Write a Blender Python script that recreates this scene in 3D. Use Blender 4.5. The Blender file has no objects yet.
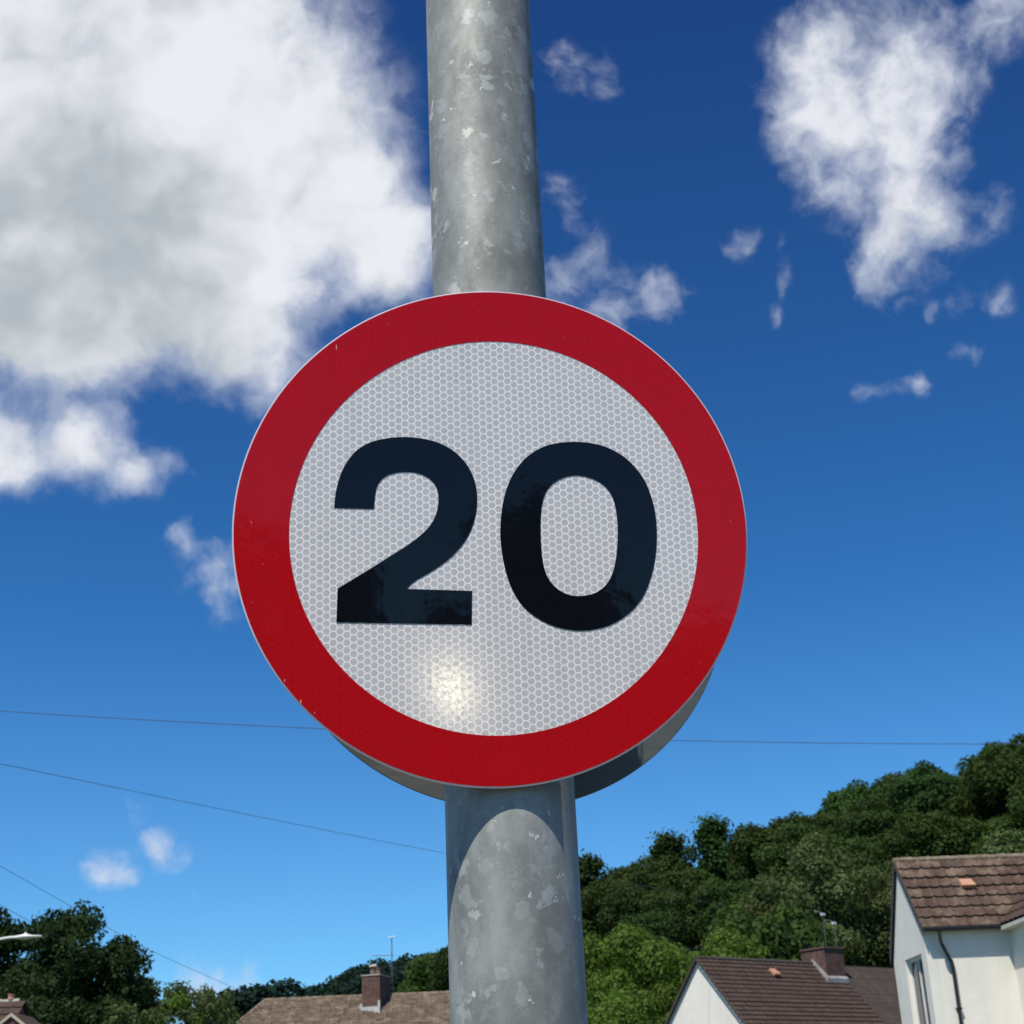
import bpy, math, random
import numpy as np
from mathutils import Vector, Matrix

random.seed(7)
rng = np.random.default_rng(11)
S = bpy.context.scene
COL = S.collection
R = math.radians

# ------------------------------------------------------------------ camera
F = 1490.0
ROLL = R(2.55)
PITCH = math.atan(F / 3527.0)
CAM = np.array([0.0, 0.0, 1.6])
up0 = np.array([0, -math.sin(PITCH), math.cos(PITCH)])
FW = np.array([0, math.cos(PITCH), math.sin(PITCH)])
RT = math.cos(ROLL) * np.array([1, 0, 0.0]) - math.sin(ROLL) * up0
UP = math.sin(ROLL) * np.array([1, 0, 0.0]) + math.cos(ROLL) * up0


def ray(x, y):
    v = FW + RT * (x - 512) / F - UP * (y - 512) / F
    return v / np.linalg.norm(v)


def at(x, y, Y):
    """world point seen at photo position x, y on the vertical plane at distance Y"""
    v = ray(x, y)
    return CAM + v * (Y / v[1])


cam = bpy.data.cameras.new('camera')
cam.sensor_width = 36
cam.lens = F / 1024 * 36
cam.clip_start = 0.05
cam.clip_end = 20000
cam.dof.use_dof = True
cam.dof.focus_distance = 1.75
cam.dof.aperture_fstop = 23
cob = bpy.data.objects.new('camera', cam)
COL.objects.link(cob)
cob.matrix_world = Matrix(((RT[0], UP[0], -FW[0], CAM[0]), (RT[1], UP[1], -FW[1], CAM[1]),
                           (RT[2], UP[2], -FW[2], CAM[2]), (0, 0, 0, 1)))
S.camera = cob
S.view_settings.view_transform = 'Standard'
S.view_settings.look = 'None'
S.view_settings.exposure = 0
S.cycles.use_denoising = True
S.cycles.max_bounces = 4
S.cycles.diffuse_bounces = 2
S.cycles.glossy_bounces = 2
S.cycles.transparent_max_bounces = 8

# ------------------------------------------------------------------ sun
SUN_EL, SUN_AZ = 60.0, 30.0       # azimuth: degrees to the left of straight behind the viewer
SD = np.array([-math.sin(R(SUN_AZ)) * math.cos(R(SUN_EL)), -math.cos(R(SUN_AZ)) * math.cos(R(SUN_EL)), math.sin(R(SUN_EL))])
sl = bpy.data.lights.new('sun', 'SUN')
sl.energy = 5.0
sl.angle = R(0.5)
sl.color = (1.0, 0.945, 0.85)
so = bpy.data.objects.new('sun', sl)
so.rotation_euler = Vector(SD).to_track_quat('Z', 'Y').to_euler()
so.location = (-10, -30, 60)
COL.objects.link(so)


# ------------------------------------------------------------------ node helpers
class NT:
    def __init__(self, tree):
        self.t = tree
        self.n = tree.nodes
        self.l = tree.links

    def node(self, typ, **kw):
        o = self.n.new(typ)
        for k, v in kw.items():
            setattr(o, k, v)
        return o

    def put(self, sock, v):
        if hasattr(v, 'is_linked') or isinstance(v, bpy.types.NodeSocket):
            self.l.new(v, sock)
        else:
            if isinstance(v, (tuple, list)) and len(v) == 3 and sock.type == 'RGBA':
                v = (*v, 1)
            sock.default_value = v

    def math(self, op, a, b=None, c=None, clamp=False):
        o = self.node('ShaderNodeMath', operation=op, use_clamp=clamp)
        for i, v in enumerate((a, b, c)):
            if v is not None:
                self.put(o.inputs[i], v)
        return o.outputs[0]

    def vm(self, op, a, b=None, out=0, **kw):
        o = self.node('ShaderNodeVectorMath', operation=op)
        self.put(o.inputs[0], a)
        if b is not None:
            self.put(o.inputs[1], b)
        for k, v in kw.items():
            self.put(o.inputs[k], v)
        return o.outputs[out]

    def scale(self, a, s):
        return self.vm('SCALE', a, Scale=s)

    def smooth(self, v, lo, hi, a=0.0, b=1.0, kind='SMOOTHSTEP'):
        o = self.node('ShaderNodeMapRange', interpolation_type=kind)
        for i, x in enumerate((v, lo, hi, a, b)):
            self.put(o.inputs[i], x)
        return o.outputs[0]

    def noise(self, vec, scale, detail=4, rough=0.5, lac=2.0, dist=0.0, out=0, dim='3D'):
        o = self.node('ShaderNodeTexNoise', noise_dimensions=dim)
        self.put(o.inputs['Vector'], vec)
        o.inputs['Scale'].default_value = scale
        o.inputs['Detail'].default_value = detail
        o.inputs['Roughness'].default_value = rough
        o.inputs['Lacunarity'].default_value = lac
        o.inputs['Distortion'].default_value = dist
        return o.outputs[out]

    def mix(self, f, a, b, blend='MIX'):
        o = self.node('ShaderNodeMix', data_type='RGBA', blend_type=blend)
        self.put(o.inputs[0], f)
        self.put(o.inputs[6], a)
        self.put(o.inputs[7], b)
        return o.outputs[2]


def material(name):
    m = bpy.data.materials.new(name)
    m.use_nodes = True
    t = NT(m.node_tree)
    for n in list(t.n):
        t.n.remove(n)
    t.out = t.node('ShaderNodeOutputMaterial')
    return m, t


def principled(t, base, rough=0.5, metal=0.0, spec=0.5, bump=None, bdist=0.01, bstr=0.5, link=True):
    p = t.node('ShaderNodeBsdfPrincipled')
    t.put(p.inputs['Base Color'], base)
    t.put(p.inputs['Roughness'], rough)
    t.put(p.inputs['Metallic'], metal)
    t.put(p.inputs['Specular IOR Level'], spec)
    if bump is not None:
        b = t.node('ShaderNodeBump')
        b.inputs['Strength'].default_value = bstr
        b.inputs['Distance'].default_value = bdist
        t.put(b.inputs['Height'], bump)
        t.l.new(b.outputs[0], p.inputs['Normal'])
    if link:
        t.l.new(p.outputs[0], t.out.inputs[0])
    return p


def objco(t):
    return t.node('ShaderNodeTexCoord').outputs['Object']


# ------------------------------------------------------------------ world: sky and clouds
W = bpy.data.worlds.new('World')
S.world = W
W.use_nodes = True
W.cycles.sampling_method = 'MANUAL'
W.cycles.sample_map_resolution = 256
t = NT(W.node_tree)
for n in list(t.n):
    t.n.remove(n)
wout = t.node('ShaderNodeOutputWorld')
bg = t.node('ShaderNodeBackground')
bg.inputs[1].default_value = 0.1
t.l.new(bg.outputs[0], wout.inputs[0])
sky = t.node('ShaderNodeTexSky', sky_type='NISHITA')
sky.sun_disc = False
sky.sun_elevation = R(SUN_EL)
sky.sun_rotation = R(180 + SUN_AZ)
sky.altitude = 100
sky.air_density = 1.0
sky.dust_density = 0.3
sky.ozone_density = 3.0
dirv = t.node('ShaderNodeTexCoord').outputs['Generated']
sep = t.node('ShaderNodeSeparateXYZ')
t.put(sep.inputs[0], dirv)
# deep summer blue, paler low down
cr = t.node('ShaderNodeValToRGB')
cr.color_ramp.elements[0].position = 0.07
cr.color_ramp.elements[0].color = (0.56, 1.10, 1.50, 1)
cr.color_ramp.elements[1].position = 0.67
cr.color_ramp.elements[1].color = (0.16, 0.418, 0.83, 1)
el = cr.color_ramp.elements.new(0.33)
el.color = (0.235, 0.71, 1.15, 1)
t.put(cr.inputs[0], sep.outputs[2])
grade = cr.outputs[0]
skyc = t.mix(1.0, sky.outputs[0], grade, 'MULTIPLY')

# clouds placed by direction in the sky (x, y of the photo give the direction; r and w: size and weight)
def cdir(x, y):
    return tuple(float(q) for q in ray(x, y))

nz = t.noise(dirv, 9.0, 3, 0.55, out=1)
warp = t.scale(t.vm('SUBTRACT', nz, (0.5, 0.5, 0.5)), 0.055)
nz2 = t.noise(dirv, 34.0, 3, 0.6, out=1)
warp2 = t.scale(t.vm('SUBTRACT', nz2, (0.5, 0.5, 0.5)), 0.018)
pw = t.vm('ADD', t.vm('ADD', dirv, warp), warp2)

def blobs(lst, p):
    acc = None
    for (x, y, r, w) in lst:
        d = t.vm('DISTANCE', p, cdir(x, y), out=1)
        m = t.smooth(d, 0.0, r * 1.45 / F, w, 0.0)
        acc = m if acc is None else t.math('ADD', acc, m)
    return acc

big = [(40, 30, 190, 1), (-150, 120, 260, 1), (215, 60, 135, 1), (330, 140, 88, 1), (120, 210, 180, 1), (260, 210, 130, .9), (372, 225, 70, 1),
       (0, 275, 135, 1), (100, 318, 75, .8), (220, 320, 75, .8), (398, 262, 48, .7), (30, 335, 55, .4), (275, 372, 50, .8), (205, 365, 40, .5), (-60, -120, 240, 1), (150, -100, 180, 1),
       (-10, 445, 45, .8), (45, 458, 42, .9), (0, 485, 38, .8), (95, 462, 40, .8), (140, 467, 30, .8), (175, 470, 18, .5), (196, 482, 10, .3)]
mid = [(178, 536, 22, .7), (210, 560, 34, .8), (228, 598, 24, .6), (252, 560, 30, .7),
       (800, 62, 44, .8), (850, 55, 66, .95), (915, 50, 60, .65), (970, 25, 55, .5), (1015, 5, 46, .6), (945, 75, 50, .35), (945, 215, 44, .35), (990, 215, 30, .4), (800, 95, 46, .3), (855, 120, 72, 1.0), (905, 165, 62, .9), (895, 215, 55, .85), (935, 110, 45, .5),
       (905, 255, 48, .95), (885, 268, 34, .6), (940, 205, 34, .5), (828, 200, 36, .6), (812, 130, 44, .7), (965, 215, 26, .5), (990, 218, 18, .4), (880, 262, 22, .5)]
wisp = [(560, 60, 26, .5), (598, 78, 26, .45), (575, 95, 22, .3), (556, 215, 28, .5), (572, 262, 30, .5), (552, 285, 30, .6), (650, 284, 28, .75), (656, 312, 22, .6),
        (612, 300, 30, .6), (590, 325, 34, .5), (742, 236, 16, .5), (752, 244, 12, .4), (782, 242, 12, .45), (785, 268, 15, .5), (774, 296, 14, .4),
        (925, 298, 13, .5), (946, 302, 11, .45), (978, 292, 17, .5), (1010, 292, 18, .5), (965, 345, 13, .45), (982, 356, 12, .45), (870, 392, 14, .5), (892, 385, 12, .45), (917, 377, 16, .6),
        (318, 6, 26, .45), (95, 872, 22, .75), (84, 884, 16, .6), (106, 884, 16, .6), (152, 853, 22, .7), (168, 858, 18, .6), (138, 850, 16, .5), (120, 812, 18, .32), (193, 901, 12, .25),
        (230, 1000, 40, .7), (150, 990, 30, .5), (190, 1010, 40, .7), (270, 1000, 30, .4), (315, 990, 24, .3), (680, 770, 14, .12), (640, 720, 14, .12)]
fbm = t.noise(pw, 13.0, 7, 0.53)
fbm2 = t.noise(pw, 40.0, 6, 0.56)
# the same field a little higher up and nearer the sun: gives the billows a lit and a shaded side
soft = t.noise(pw, 13.0, 3, 0.48)
fbmU = t.noise(t.vm('ADD', pw, (-0.008, 0.0, 0.020)), 13.0, 3, 0.48)
relief = t.math('SUBTRACT', soft, fbmU)
nA = t.math('MULTIPLY_ADD', fbm, .7, t.math('MULTIPLY', fbm2, .3))
nB = t.math('MULTIPLY_ADD', fbm, .40, t.math('MULTIPLY', fbm2, .60))
gA = blobs(big, pw)
dA = t.math('ADD', t.math('MINIMUM', gA, 1.7), t.math('MULTIPLY', t.math('SUBTRACT', nA, 0.5), 3.0))
aA = t.math('MULTIPLY', t.smooth(dA, 0.05, 1.45), t.smooth(gA, 0.0, 0.3))
gB = blobs(mid, pw)
dB = t.math('MULTIPLY_ADD', t.math('MINIMUM', gB, 1.6), 1.0, t.math('MULTIPLY', t.math('SUBTRACT', nB, 0.5), 4.4))
aB = t.math('MULTIPLY', t.math('MULTIPLY', t.smooth(dB, 0.05, 2.25), t.smooth(gB, 0.0, 0.3)), 0.96)
gC = blobs(wisp, pw)
dC = t.math('MULTIPLY_ADD', t.math('MINIMUM', gC, 0.9), 1.0, t.math('MULTIPLY', t.math('SUBTRACT', fbm2, 0.5), 2.2))
aC = t.math('MULTIPLY', t.math('MULTIPLY', t.smooth(dC, 0.05, 1.6), t.smooth(gC, 0.0, 0.25)), 0.85)
alpha = t.math('MAXIMUM', t.math('MAXIMUM', aA, aB), aC)
# grey heart of the large cloud, bright billows round it
dark = blobs([(100, 240, 150, .85), (150, 290, 110, .35), (0, 200, 90, .2), (60, 335, 100, .3), (-200, 250, 250, .6), (110, 20, 80, .2)], pw)
dark = t.math('ADD', t.math('MINIMUM', dark, 1.0), t.math('MULTIPLY', t.math('SUBTRACT', fbm, 0.5), -1.1))
dark = t.math('ADD', dark, t.math('MULTIPLY', relief, -2.2))
dk = t.smooth(dark, -0.15, 1.35)
ccol = t.mix(dk, (8.3, 8.5, 9.0), (4.3, 4.85, 5.25))
ccol = t.mix(t.smooth(alpha, .45, 1.0, .45, 0), ccol, (5.4, 6.3, 8.0))
full = t.mix(alpha, skyc, ccol)
t.l.new(full, bg.inputs[0])


# ------------------------------------------------------------------ mesh helpers
def mesh_obj(name, verts, faces, mat, parent=None, smooth=False, uvs=None, mats=None, fmat=None):
    me = bpy.data.meshes.new(name)
    me.from_pydata([tuple(map(float, v)) for v in verts], [], [tuple(f) for f in faces])
    me.materials.append(mat)
    for m in mats or []:
        me.materials.append(m)
    if fmat:
        me.polygons.foreach_set('material_index', fmat)
    if smooth:
        me.polygons.foreach_set('use_smooth', [True] * len(me.polygons))
    if uvs is not None:
        uv = me.uv_layers.new(name='UVMap')
        for li, lp in enumerate(me.loops):
            uv.data[li].uv = uvs[lp.vertex_index]
    me.update()
    o = bpy.data.objects.new(name, me)
    COL.objects.link(o)
    o.parent = parent
    return o


def empty(name, loc=(0, 0, 0), rz=0.0):
    o = bpy.data.objects.new(name, None)
    o.location = tuple(map(float, loc))
    o.rotation_euler = (0, 0, rz)
    o.empty_display_size = 0.2
    COL.objects.link(o)
    return o


def tag(o, label=None, cat=None, group=None, kind=None):
    for k, v in (('label', label), ('category', cat), ('group', group), ('kind', kind)):
        if v:
            o[k] = v
    return o


class MB:
    """collects shapes that become one mesh"""
    def __init__(self):
        self.v = []
        self.f = []

    def add(self, vs, fs):
        b = len(self.v)
        self.v += [tuple(map(float, x)) for x in vs]
        self.f += [tuple(b + i for i in f) for f in fs]
        return self

    def box(self, lo, hi):
        (a, b, c), (d, e, f) = lo, hi
        return self.add([(a, b, c), (d, b, c), (d, e, c), (a, e, c), (a, b, f), (d, b, f), (d, e, f), (a, e, f)],
                        [(0, 3, 2, 1), (4, 5, 6, 7), (0, 1, 5, 4), (1, 2, 6, 5), (2, 3, 7, 6), (3, 0, 4, 7)])

    def hexa(self, p):
        """eight corners: bottom ring of four, top ring of four"""
        return self.add(p, [(0, 3, 2, 1), (4, 5, 6, 7), (0, 1, 5, 4), (1, 2, 6, 5), (2, 3, 7, 6), (3, 0, 4, 7)])

    def tube(self, pts, rads, n=10, cap=True):
        pts = [Vector(tuple(map(float, p))) for p in pts]
        if not isinstance(rads, (list, tuple)):
            rads = [rads] * len(pts)
        vs, fs = [], []
        ref = None
        for i, p in enumerate(pts):
            d = (pts[min(i + 1, len(pts) - 1)] - pts[max(i - 1, 0)]).normalized()
            if ref is None:
                ref = Vector((0, 0, 1)) if abs(d.z) < 0.9 else Vector((1, 0, 0))
            a = d.cross(ref).normalized()
            b = d.cross(a).normalized()
            ref = a.cross(d) if False else ref
            for k in range(n):
                w = 2 * math.pi * k / n
                vs.append(p + (a * math.cos(w) + b * math.sin(w)) * rads[i])
        for i in range(len(pts) - 1):
            for k in range(n):
                k2 = (k + 1) % n
                fs.append((i * n + k, i * n + k2, (i + 1) * n + k2, (i + 1) * n + k))
        if cap:
            fs.append(tuple(range(n)))
            fs.append(tuple(range((len(pts) - 1) * n, len(pts) * n))[::-1])
        return self.add(vs, fs)

    def turn(self, x, y, ang):
        c, s = math.cos(ang), math.sin(ang)
        self.v = [(x + (p[0] - x) * c - (p[1] - y) * s, y + (p[0] - x) * s + (p[1] - y) * c, p[2]) for p in self.v]
        return self

    def obj(self, name, mat, parent=None, smooth=False):
        return mesh_obj(name, self.v, self.f, mat, parent, smooth)


def smooth_by_angle(o, ang=35):
    me = o.data
    me.polygons.foreach_set('use_smooth', [True] * len(me.polygons))
    try:
        me.set_sharp_from_angle(angle=R(ang))
    except Exception:
        pass


def catmull(pts, sub=6, closed=True):
    out = []
    n = len(pts)
    for i in range(n if closed else n - 1):
        p0, p1, p2, p3 = (np.array(pts[(i + k) % n] if closed else pts[min(max(i + k, 0), n - 1)], float) for k in (-1, 0, 1, 2))
        for s in range(sub):
            u = s / sub
            out.append(0.5 * ((2 * p1) + (-p0 + p2) * u + (2 * p0 - 5 * p1 + 4 * p2 - p3) * u * u + (-p0 + 3 * p1 - 3 * p2 + p3) * u ** 3))
    if not closed:
        out.append(np.array(pts[-1], float))
    return out


# ------------------------------------------------------------------ materials of the sign
SIGN_C = np.array([-0.023194, 1.599251, 2.257449])
YAW, TILT = 0.0802298, -0.1118042
SN = np.array([math.sin(YAW) * math.cos(TILT), -math.cos(YAW) * math.cos(TILT), math.sin(TILT)])
AX = np.array([math.cos(YAW), math.sin(YAW), 0.0])
AY = np.cross(SN, AX)            # up along the plate
if AY[2] < 0:
    AY = -AY
DY = 0.00885                      # pitch of the honeycomb cells


def honeycomb(t, co):
    """distance field of a hexagon lattice: 0 in a cell's middle, 0.5 on its edge (in cells)"""
    s = (math.sqrt(3) * DY, DY, 1.0)
    h = (math.sqrt(3) * DY / 2, DY / 2, 0.5)
    flat = t.vm('MULTIPLY', co, (1, 1, 0))
    flat = t.vm('ADD', flat, (50 * s[0], 80 * s[1], 0))
    a = t.vm('SUBTRACT', t.vm('MODULO', flat, s), h)
    b = t.vm('SUBTRACT', t.vm('MODULO', t.vm('ADD', flat, (h[0], h[1], 0)), s), h)
    a = t.vm('MULTIPLY', a, (1, 1, 0))
    b = t.vm('MULTIPLY', b, (1, 1, 0))
    la = t.vm('LENGTH', a, out=1)
    lb = t.vm('LENGTH', b, out=1)
    pick = t.math('LESS_THAN', la, lb)
    g = t.vm('ADD', t.scale(a, pick), t.scale(b, t.math('SUBTRACT', 1.0, pick)))
    g = t.vm('ABSOLUTE', g)
    sp = t.node('ShaderNodeSeparateXYZ')
    t.put(sp.inputs[0], g)
    x, y = sp.outputs[0], sp.outputs[1]
    d = t.math('MAXIMUM', y, t.math('ADD', t.math('MULTIPLY', x, 0.8660254), t.math('MULTIPLY', y, 0.5)))
    return t.math('DIVIDE', d, DY), t.math('DIVIDE', t.vm('LENGTH', g, out=1), DY)


def prism_glint(t, base_shader, facet, amount, rough):
    """the embossed prisms behind the film: a second, tilted mirror layer"""
    g = t.node('ShaderNodeBsdfAnisotropic')
    g.inputs['Color'].default_value = (1, 0.92, 0.70, 1)
    g.inputs['Roughness'].default_value = rough
    cn = t.node('ShaderNodeCombineXYZ')
    for i in range(3):
        cn.inputs[i].default_value = float(facet[i])
    t.l.new(cn.outputs[0], g.inputs['Normal'])
    mx = t.node('ShaderNodeMixShader')
    t.put(mx.inputs[0], amount)
    t.l.new(base_shader, mx.inputs[1])
    t.l.new(g.outputs[0], mx.inputs[2])
    t.l.new(mx.outputs[0], t.out.inputs[0])


vv = -ray(452, 690)
FACET = (vv + SD) / np.linalg.norm(vv + SD)

M = {}
m, t = material('white_reflective_sheet')
co = objco(t)
hd, hr = honeycomb(t, co)
line = t.smooth(hd, 0.36, 0.485)
core = t.smooth(hr, 0.02, 0.36)
var = t.noise(co, 60, 2)
mott = t.noise(co, 260, 2)
cell = t.mix(core, (0.565, 0.52, 0.505), (0.605, 0.56, 0.545))
cell = t.mix(t.smooth(mott, 0.3, 0.7), cell, (0.65, 0.605, 0.585))
cell = t.mix(t.smooth(var, 0.35, 0.75, 0, 0.22), cell, (0.40, 0.40, 0.41))
wn = t.noise(co, 115, 1)
cell = t.mix(t.smooth(wn, .35, .7, 0, .35), cell, (0.64, 0.60, 0.58))
base = t.mix(line, cell, (1.0, 0.965, 0.925))
grime = t.noise(t.vm('MULTIPLY', co, (1, .10, 1)), 38, 5, .6)
base = t.mix(t.smooth(grime, .48, .8, 0, .22), base, (0.42, 0.40, 0.37))
p = principled(t, base, 0.16, 0.0, 0.5, bump=t.noise(co, 25, 2), bdist=0.0006, bstr=0.25, link=False)
prism_glint(t, p.outputs[0], FACET, t.math('MULTIPLY', t.math('MULTIPLY_ADD', line, -0.00006, 0.00021), t.smooth(t.noise(co, 190, 2, .6), .30, .68, .40, 1.45)), 0.115)
M['white'] = m

m, t = material('red_reflective_sheet')
co = objco(t)
hd, hr = honeycomb(t, co)
cellm = t.smooth(hd, 0.30, 0.48)
base = t.mix(cellm, (0.49, 0.0055, 0.0105), (0.52, 0.007, 0.0125))
base = t.mix(t.smooth(t.noise(co, 45, 5, .6), 0.42, 0.8, 0, .5), base, (0.39, 0.007, 0.012))
speck = t.smooth(t.noise(co, 420, 2, .4), 0.77, 0.80)
scr = t.smooth(t.noise(t.vm('MULTIPLY', co, (1, .22, 1)), 330, 1, .4), 0.79, 0.82)
rimz = t.smooth(t.vm('LENGTH', t.vm('MULTIPLY', co, (1, 1, 0)), out=1), .25, .298)
speck = t.math('MAXIMUM', t.math('MULTIPLY', speck, .5), t.math('MULTIPLY', scr, rimz))
base = t.mix(speck, base, (0.78, 0.42, 0.40))
grime = t.noise(t.vm('MULTIPLY', co, (1, .12, 1)), 42, 5, .6)
base = t.mix(t.smooth(grime, .5, .8, 0, .35), base, (0.36, 0.012, 0.016))
principled(t, base, 0.07, 0.0, 0.17, bump=t.math('MULTIPLY_ADD', hd, 0.06, t.noise(co, 30, 2)), bdist=0.0009, bstr=0.25)
M['red'] = m

m, t = material('black_vinyl')
co = objco(t)
hd, hr = honeycomb(t, co)
base = t.mix(t.noise(co, 80, 3), (0.004, 0.005, 0.008), (0.007, 0.008, 0.012))
principled(t, base, 0.045, 0.0, 0.24, bump=t.math('MULTIPLY_ADD', hd, 0.05, t.noise(co, 30, 2)), bdist=0.0008, bstr=0.22)
M['black'] = m

m, t = material('plate_edge')
co = objco(t)
base = t.mix(t.noise(co, 90, 3), (0.85, 0.74, 0.76), (0.72, 0.58, 0.62))
principled(t, base, 0.45, 0.2, 0.5)
M['edge'] = m

m, t = material('mill_aluminium')
co = objco(t)
n1 = t.noise(t.vm('MULTIPLY', co, (1, 14, 14)), 9, 4, .6)
base = t.mix(n1, (0.105, 0.115, 0.112), (0.165, 0.175, 0.17))
base = t.mix(t.smooth(t.noise(co, 14, 4), .5, .75), base, (0.10, 0.105, 0.10))
principled(t, base, t.smooth(n1, 0, 1, .42, .6), 0.45, 0.5)
M['alu'] = m

m, t = material('galvanised_steel')
co = objco(t)
wv = t.vm('ADD', co, t.scale(t.vm('SUBTRACT', t.noise(co, 55, 5, .62, out=1), (.5, .5, .5)), 0.045))
big_n = t.noise(t.vm('MULTIPLY', co, (1, 1, .45)), 22, 6, .62)
base = t.mix(t.smooth(big_n, .3, .72), (0.165, 0.175, 0.162), (0.315, 0.325, 0.30))
# zinc flowers: crystals a centimetre or two across, a few of them pale
def flakes(scale, thr, stretch, seed):
    vo = t.node('ShaderNodeTexVoronoi', feature='F1')
    t.put(vo.inputs['Vector'], t.vm('ADD', t.vm('MULTIPLY', wv, (1, 1, stretch)), (seed, seed, seed)))
    vo.inputs['Scale'].default_value = scale
    sp = t.node('ShaderNodeSeparateColor')
    t.put(sp.inputs[0], vo.outputs['Color'])
    inside = t.smooth(vo.outputs['Distance'], 0.34, 0.42, 1, 0)
    return t.math('MULTIPLY', t.math('GREATER_THAN', sp.outputs[0], thr), inside), sp.outputs[1]
f1, v1 = flakes(34, 0.48, .8, 3.1)
f2, v2 = flakes(58, 0.58, .7, 8.7)
f3, v3 = flakes(33, 0.955, .8, 5.5)
f4, v4 = flakes(120, 0.975, .8, 2.2)
base = t.mix(t.math('MULTIPLY', f1, t.math('MULTIPLY', t.math('POWER', v1, 1.4), .50)), base, (0.46, 0.49, 0.465))
base = t.mix(t.math('MULTIPLY', f2, t.math('MULTIPLY', t.math('POWER', v2, 1.4), .50)), base, (0.42, 0.445, 0.425))
base = t.mix(t.math('MULTIPLY', f3, t.math('MULTIPLY_ADD', v3, .5, .35)), base, (0.62, 0.61, 0.55))
base = t.mix(t.math('MULTIPLY', f4, .75), base, (0.66, 0.66, 0.62))
spots = t.smooth(t.noise(co, 190, 2, .5), .735, .765)
base = t.mix(t.math('MULTIPLY', spots, .8), base, (0.06, 0.065, 0.065))
streak = t.noise(t.vm('MULTIPLY', co, (1, 1, .06)), 85, 4, .6)
base = t.mix(t.smooth(streak, .45, .8, 0, .35), base, (0.20, 0.212, 0.208))
fine = t.noise(wv, 130, 5, .65)
base = t.mix(t.smooth(fine, .5, .78, 0, .35), base, (0.41, 0.425, 0.405))
principled(t, base, t.smooth(big_n, .2, .8, .66, .54), 0.12, 0.35, bump=t.math('ADD', t.math('MULTIPLY', f1, .4), t.noise(co, 120, 4)), bdist=0.0008, bstr=0.3)
M['galv'] = m


def simple(name, c1, c2, scale=8, rough=0.7, metal=0.0, detail=5, bump=0.0, spec=0.4, z=1.0):
    m, t = material(name)
    co = t.vm('MULTIPLY', objco(t), (1, 1, z))
    n = t.noise(co, scale, detail, .6)
    principled(t, t.mix(t.smooth(n, .3, .7), c1, c2), rough, metal, spec, bump=n if bump else None, bdist=bump or .01)
    M[name] = m
    return m


simple('dark_steel', (0.12, 0.125, 0.13), (0.2, 0.2, 0.2), 30, .5, .5)

# ------------------------------------------------------------------ setting: ground, road, hills
m, t = material('grass_ground')
co = objco(t)
n = t.noise(co, 0.6, 8, .65)
principled(t, t.mix(n, (0.04, 0.065, 0.02), (0.09, 0.115, 0.04)), .9)
M['grass'] = m
m, t = material('asphalt')
co = objco(t)
n = t.noise(co, 60, 6, .7)
principled(t, t.mix(n, (0.04, 0.04, 0.042), (0.075, 0.075, 0.075)), .85, bump=n, bdist=.004)
M['asphalt'] = m
simple('paving', (0.16, 0.155, 0.15), (0.24, 0.235, 0.225), 6, .85)
simple('kerb_stone', (0.22, 0.22, 0.21), (0.32, 0.31, 0.3), 9, .85)
simple('road_paint', (0.62, 0.62, 0.6), (0.75, 0.75, 0.73), 20, .7)

tag(mesh_obj('ground', [(-9000, -9000, -0.15), (9000, -9000, -0.15), (9000, 9000, -0.15), (-9000, 9000, -0.15)], [(0, 1, 2, 3)], M['grass']), kind='structure')
tag(mesh_obj('road', [(-120, 2.9, -0.12), (120, 2.9, -0.12), (120, 9.4, -0.12), (-120, 9.4, -0.12)], [(0, 1, 2, 3)], M['asphalt']), kind='structure')
mb = MB()
for k in range(-30, 30):
    mb.add([(k * 4, 6.1, -.116), (k * 4 + 2, 6.1, -.116), (k * 4 + 2, 6.2, -.116), (k * 4, 6.2, -.116)], [(0, 1, 2, 3)])
tag(mb.obj('road_marking', M['road_paint']), kind='structure')
tag(MB().box((-120, -1.2, -.16), (120, 2.75, 0.0)).obj('pavement', M['paving']), kind='structure')
tag(MB().box((-120, 2.75, -.16), (120, 2.9, 0.004)).obj('kerb', M['kerb_stone']), kind='structure')

HORZ = lambda x: 1142 - 0.0446 * (x - 512)
SKY = [(380, 1075), (430, 960), (448, 948), (480, 925), (540, 890), (582, 868), (601, 884), (624, 866), (642, 850), (669, 842), (690, 846), (708, 832), (742, 842), (770, 828), (800, 812), (824, 811),
       (844, 787), (872, 778), (892, 775), (914, 769), (942, 776), (962, 777), (986, 744), (1008, 735), (1040, 738), (1150, 690), (1300, 640)]
YS = 190.0
_az, _hz = [], []
for (x, y) in SKY:
    P = at(x, y, YS)
    _az.append(P[0] / YS)
    _hz.append(P[2] - 12.5)
_az = [-0.6, _az[0] - .03] + _az + [1.2]
_hz = [0, 0] + [max(0, h) for h in _hz] + [_hz[-1]]
# the ground under the trees is smoother than the tree tops
_ga = np.linspace(-.6, 1.2, 200)
_gh = np.interp(_ga, _az, _hz)
_gh = np.convolve(np.pad(_gh, 8, mode='edge'), np.ones(17) / 17, 'valid')


def hill_z(x, y):
    s = min(max((y - 78) / (YS - 78), 0), 1.35)
    s = s * s * (3 - 2 * s) if s < 1 else 1 + (s - 1) * .2
    return float(np.interp(x / max(y, 1), _ga, _gh)) * s - 0.2


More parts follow.
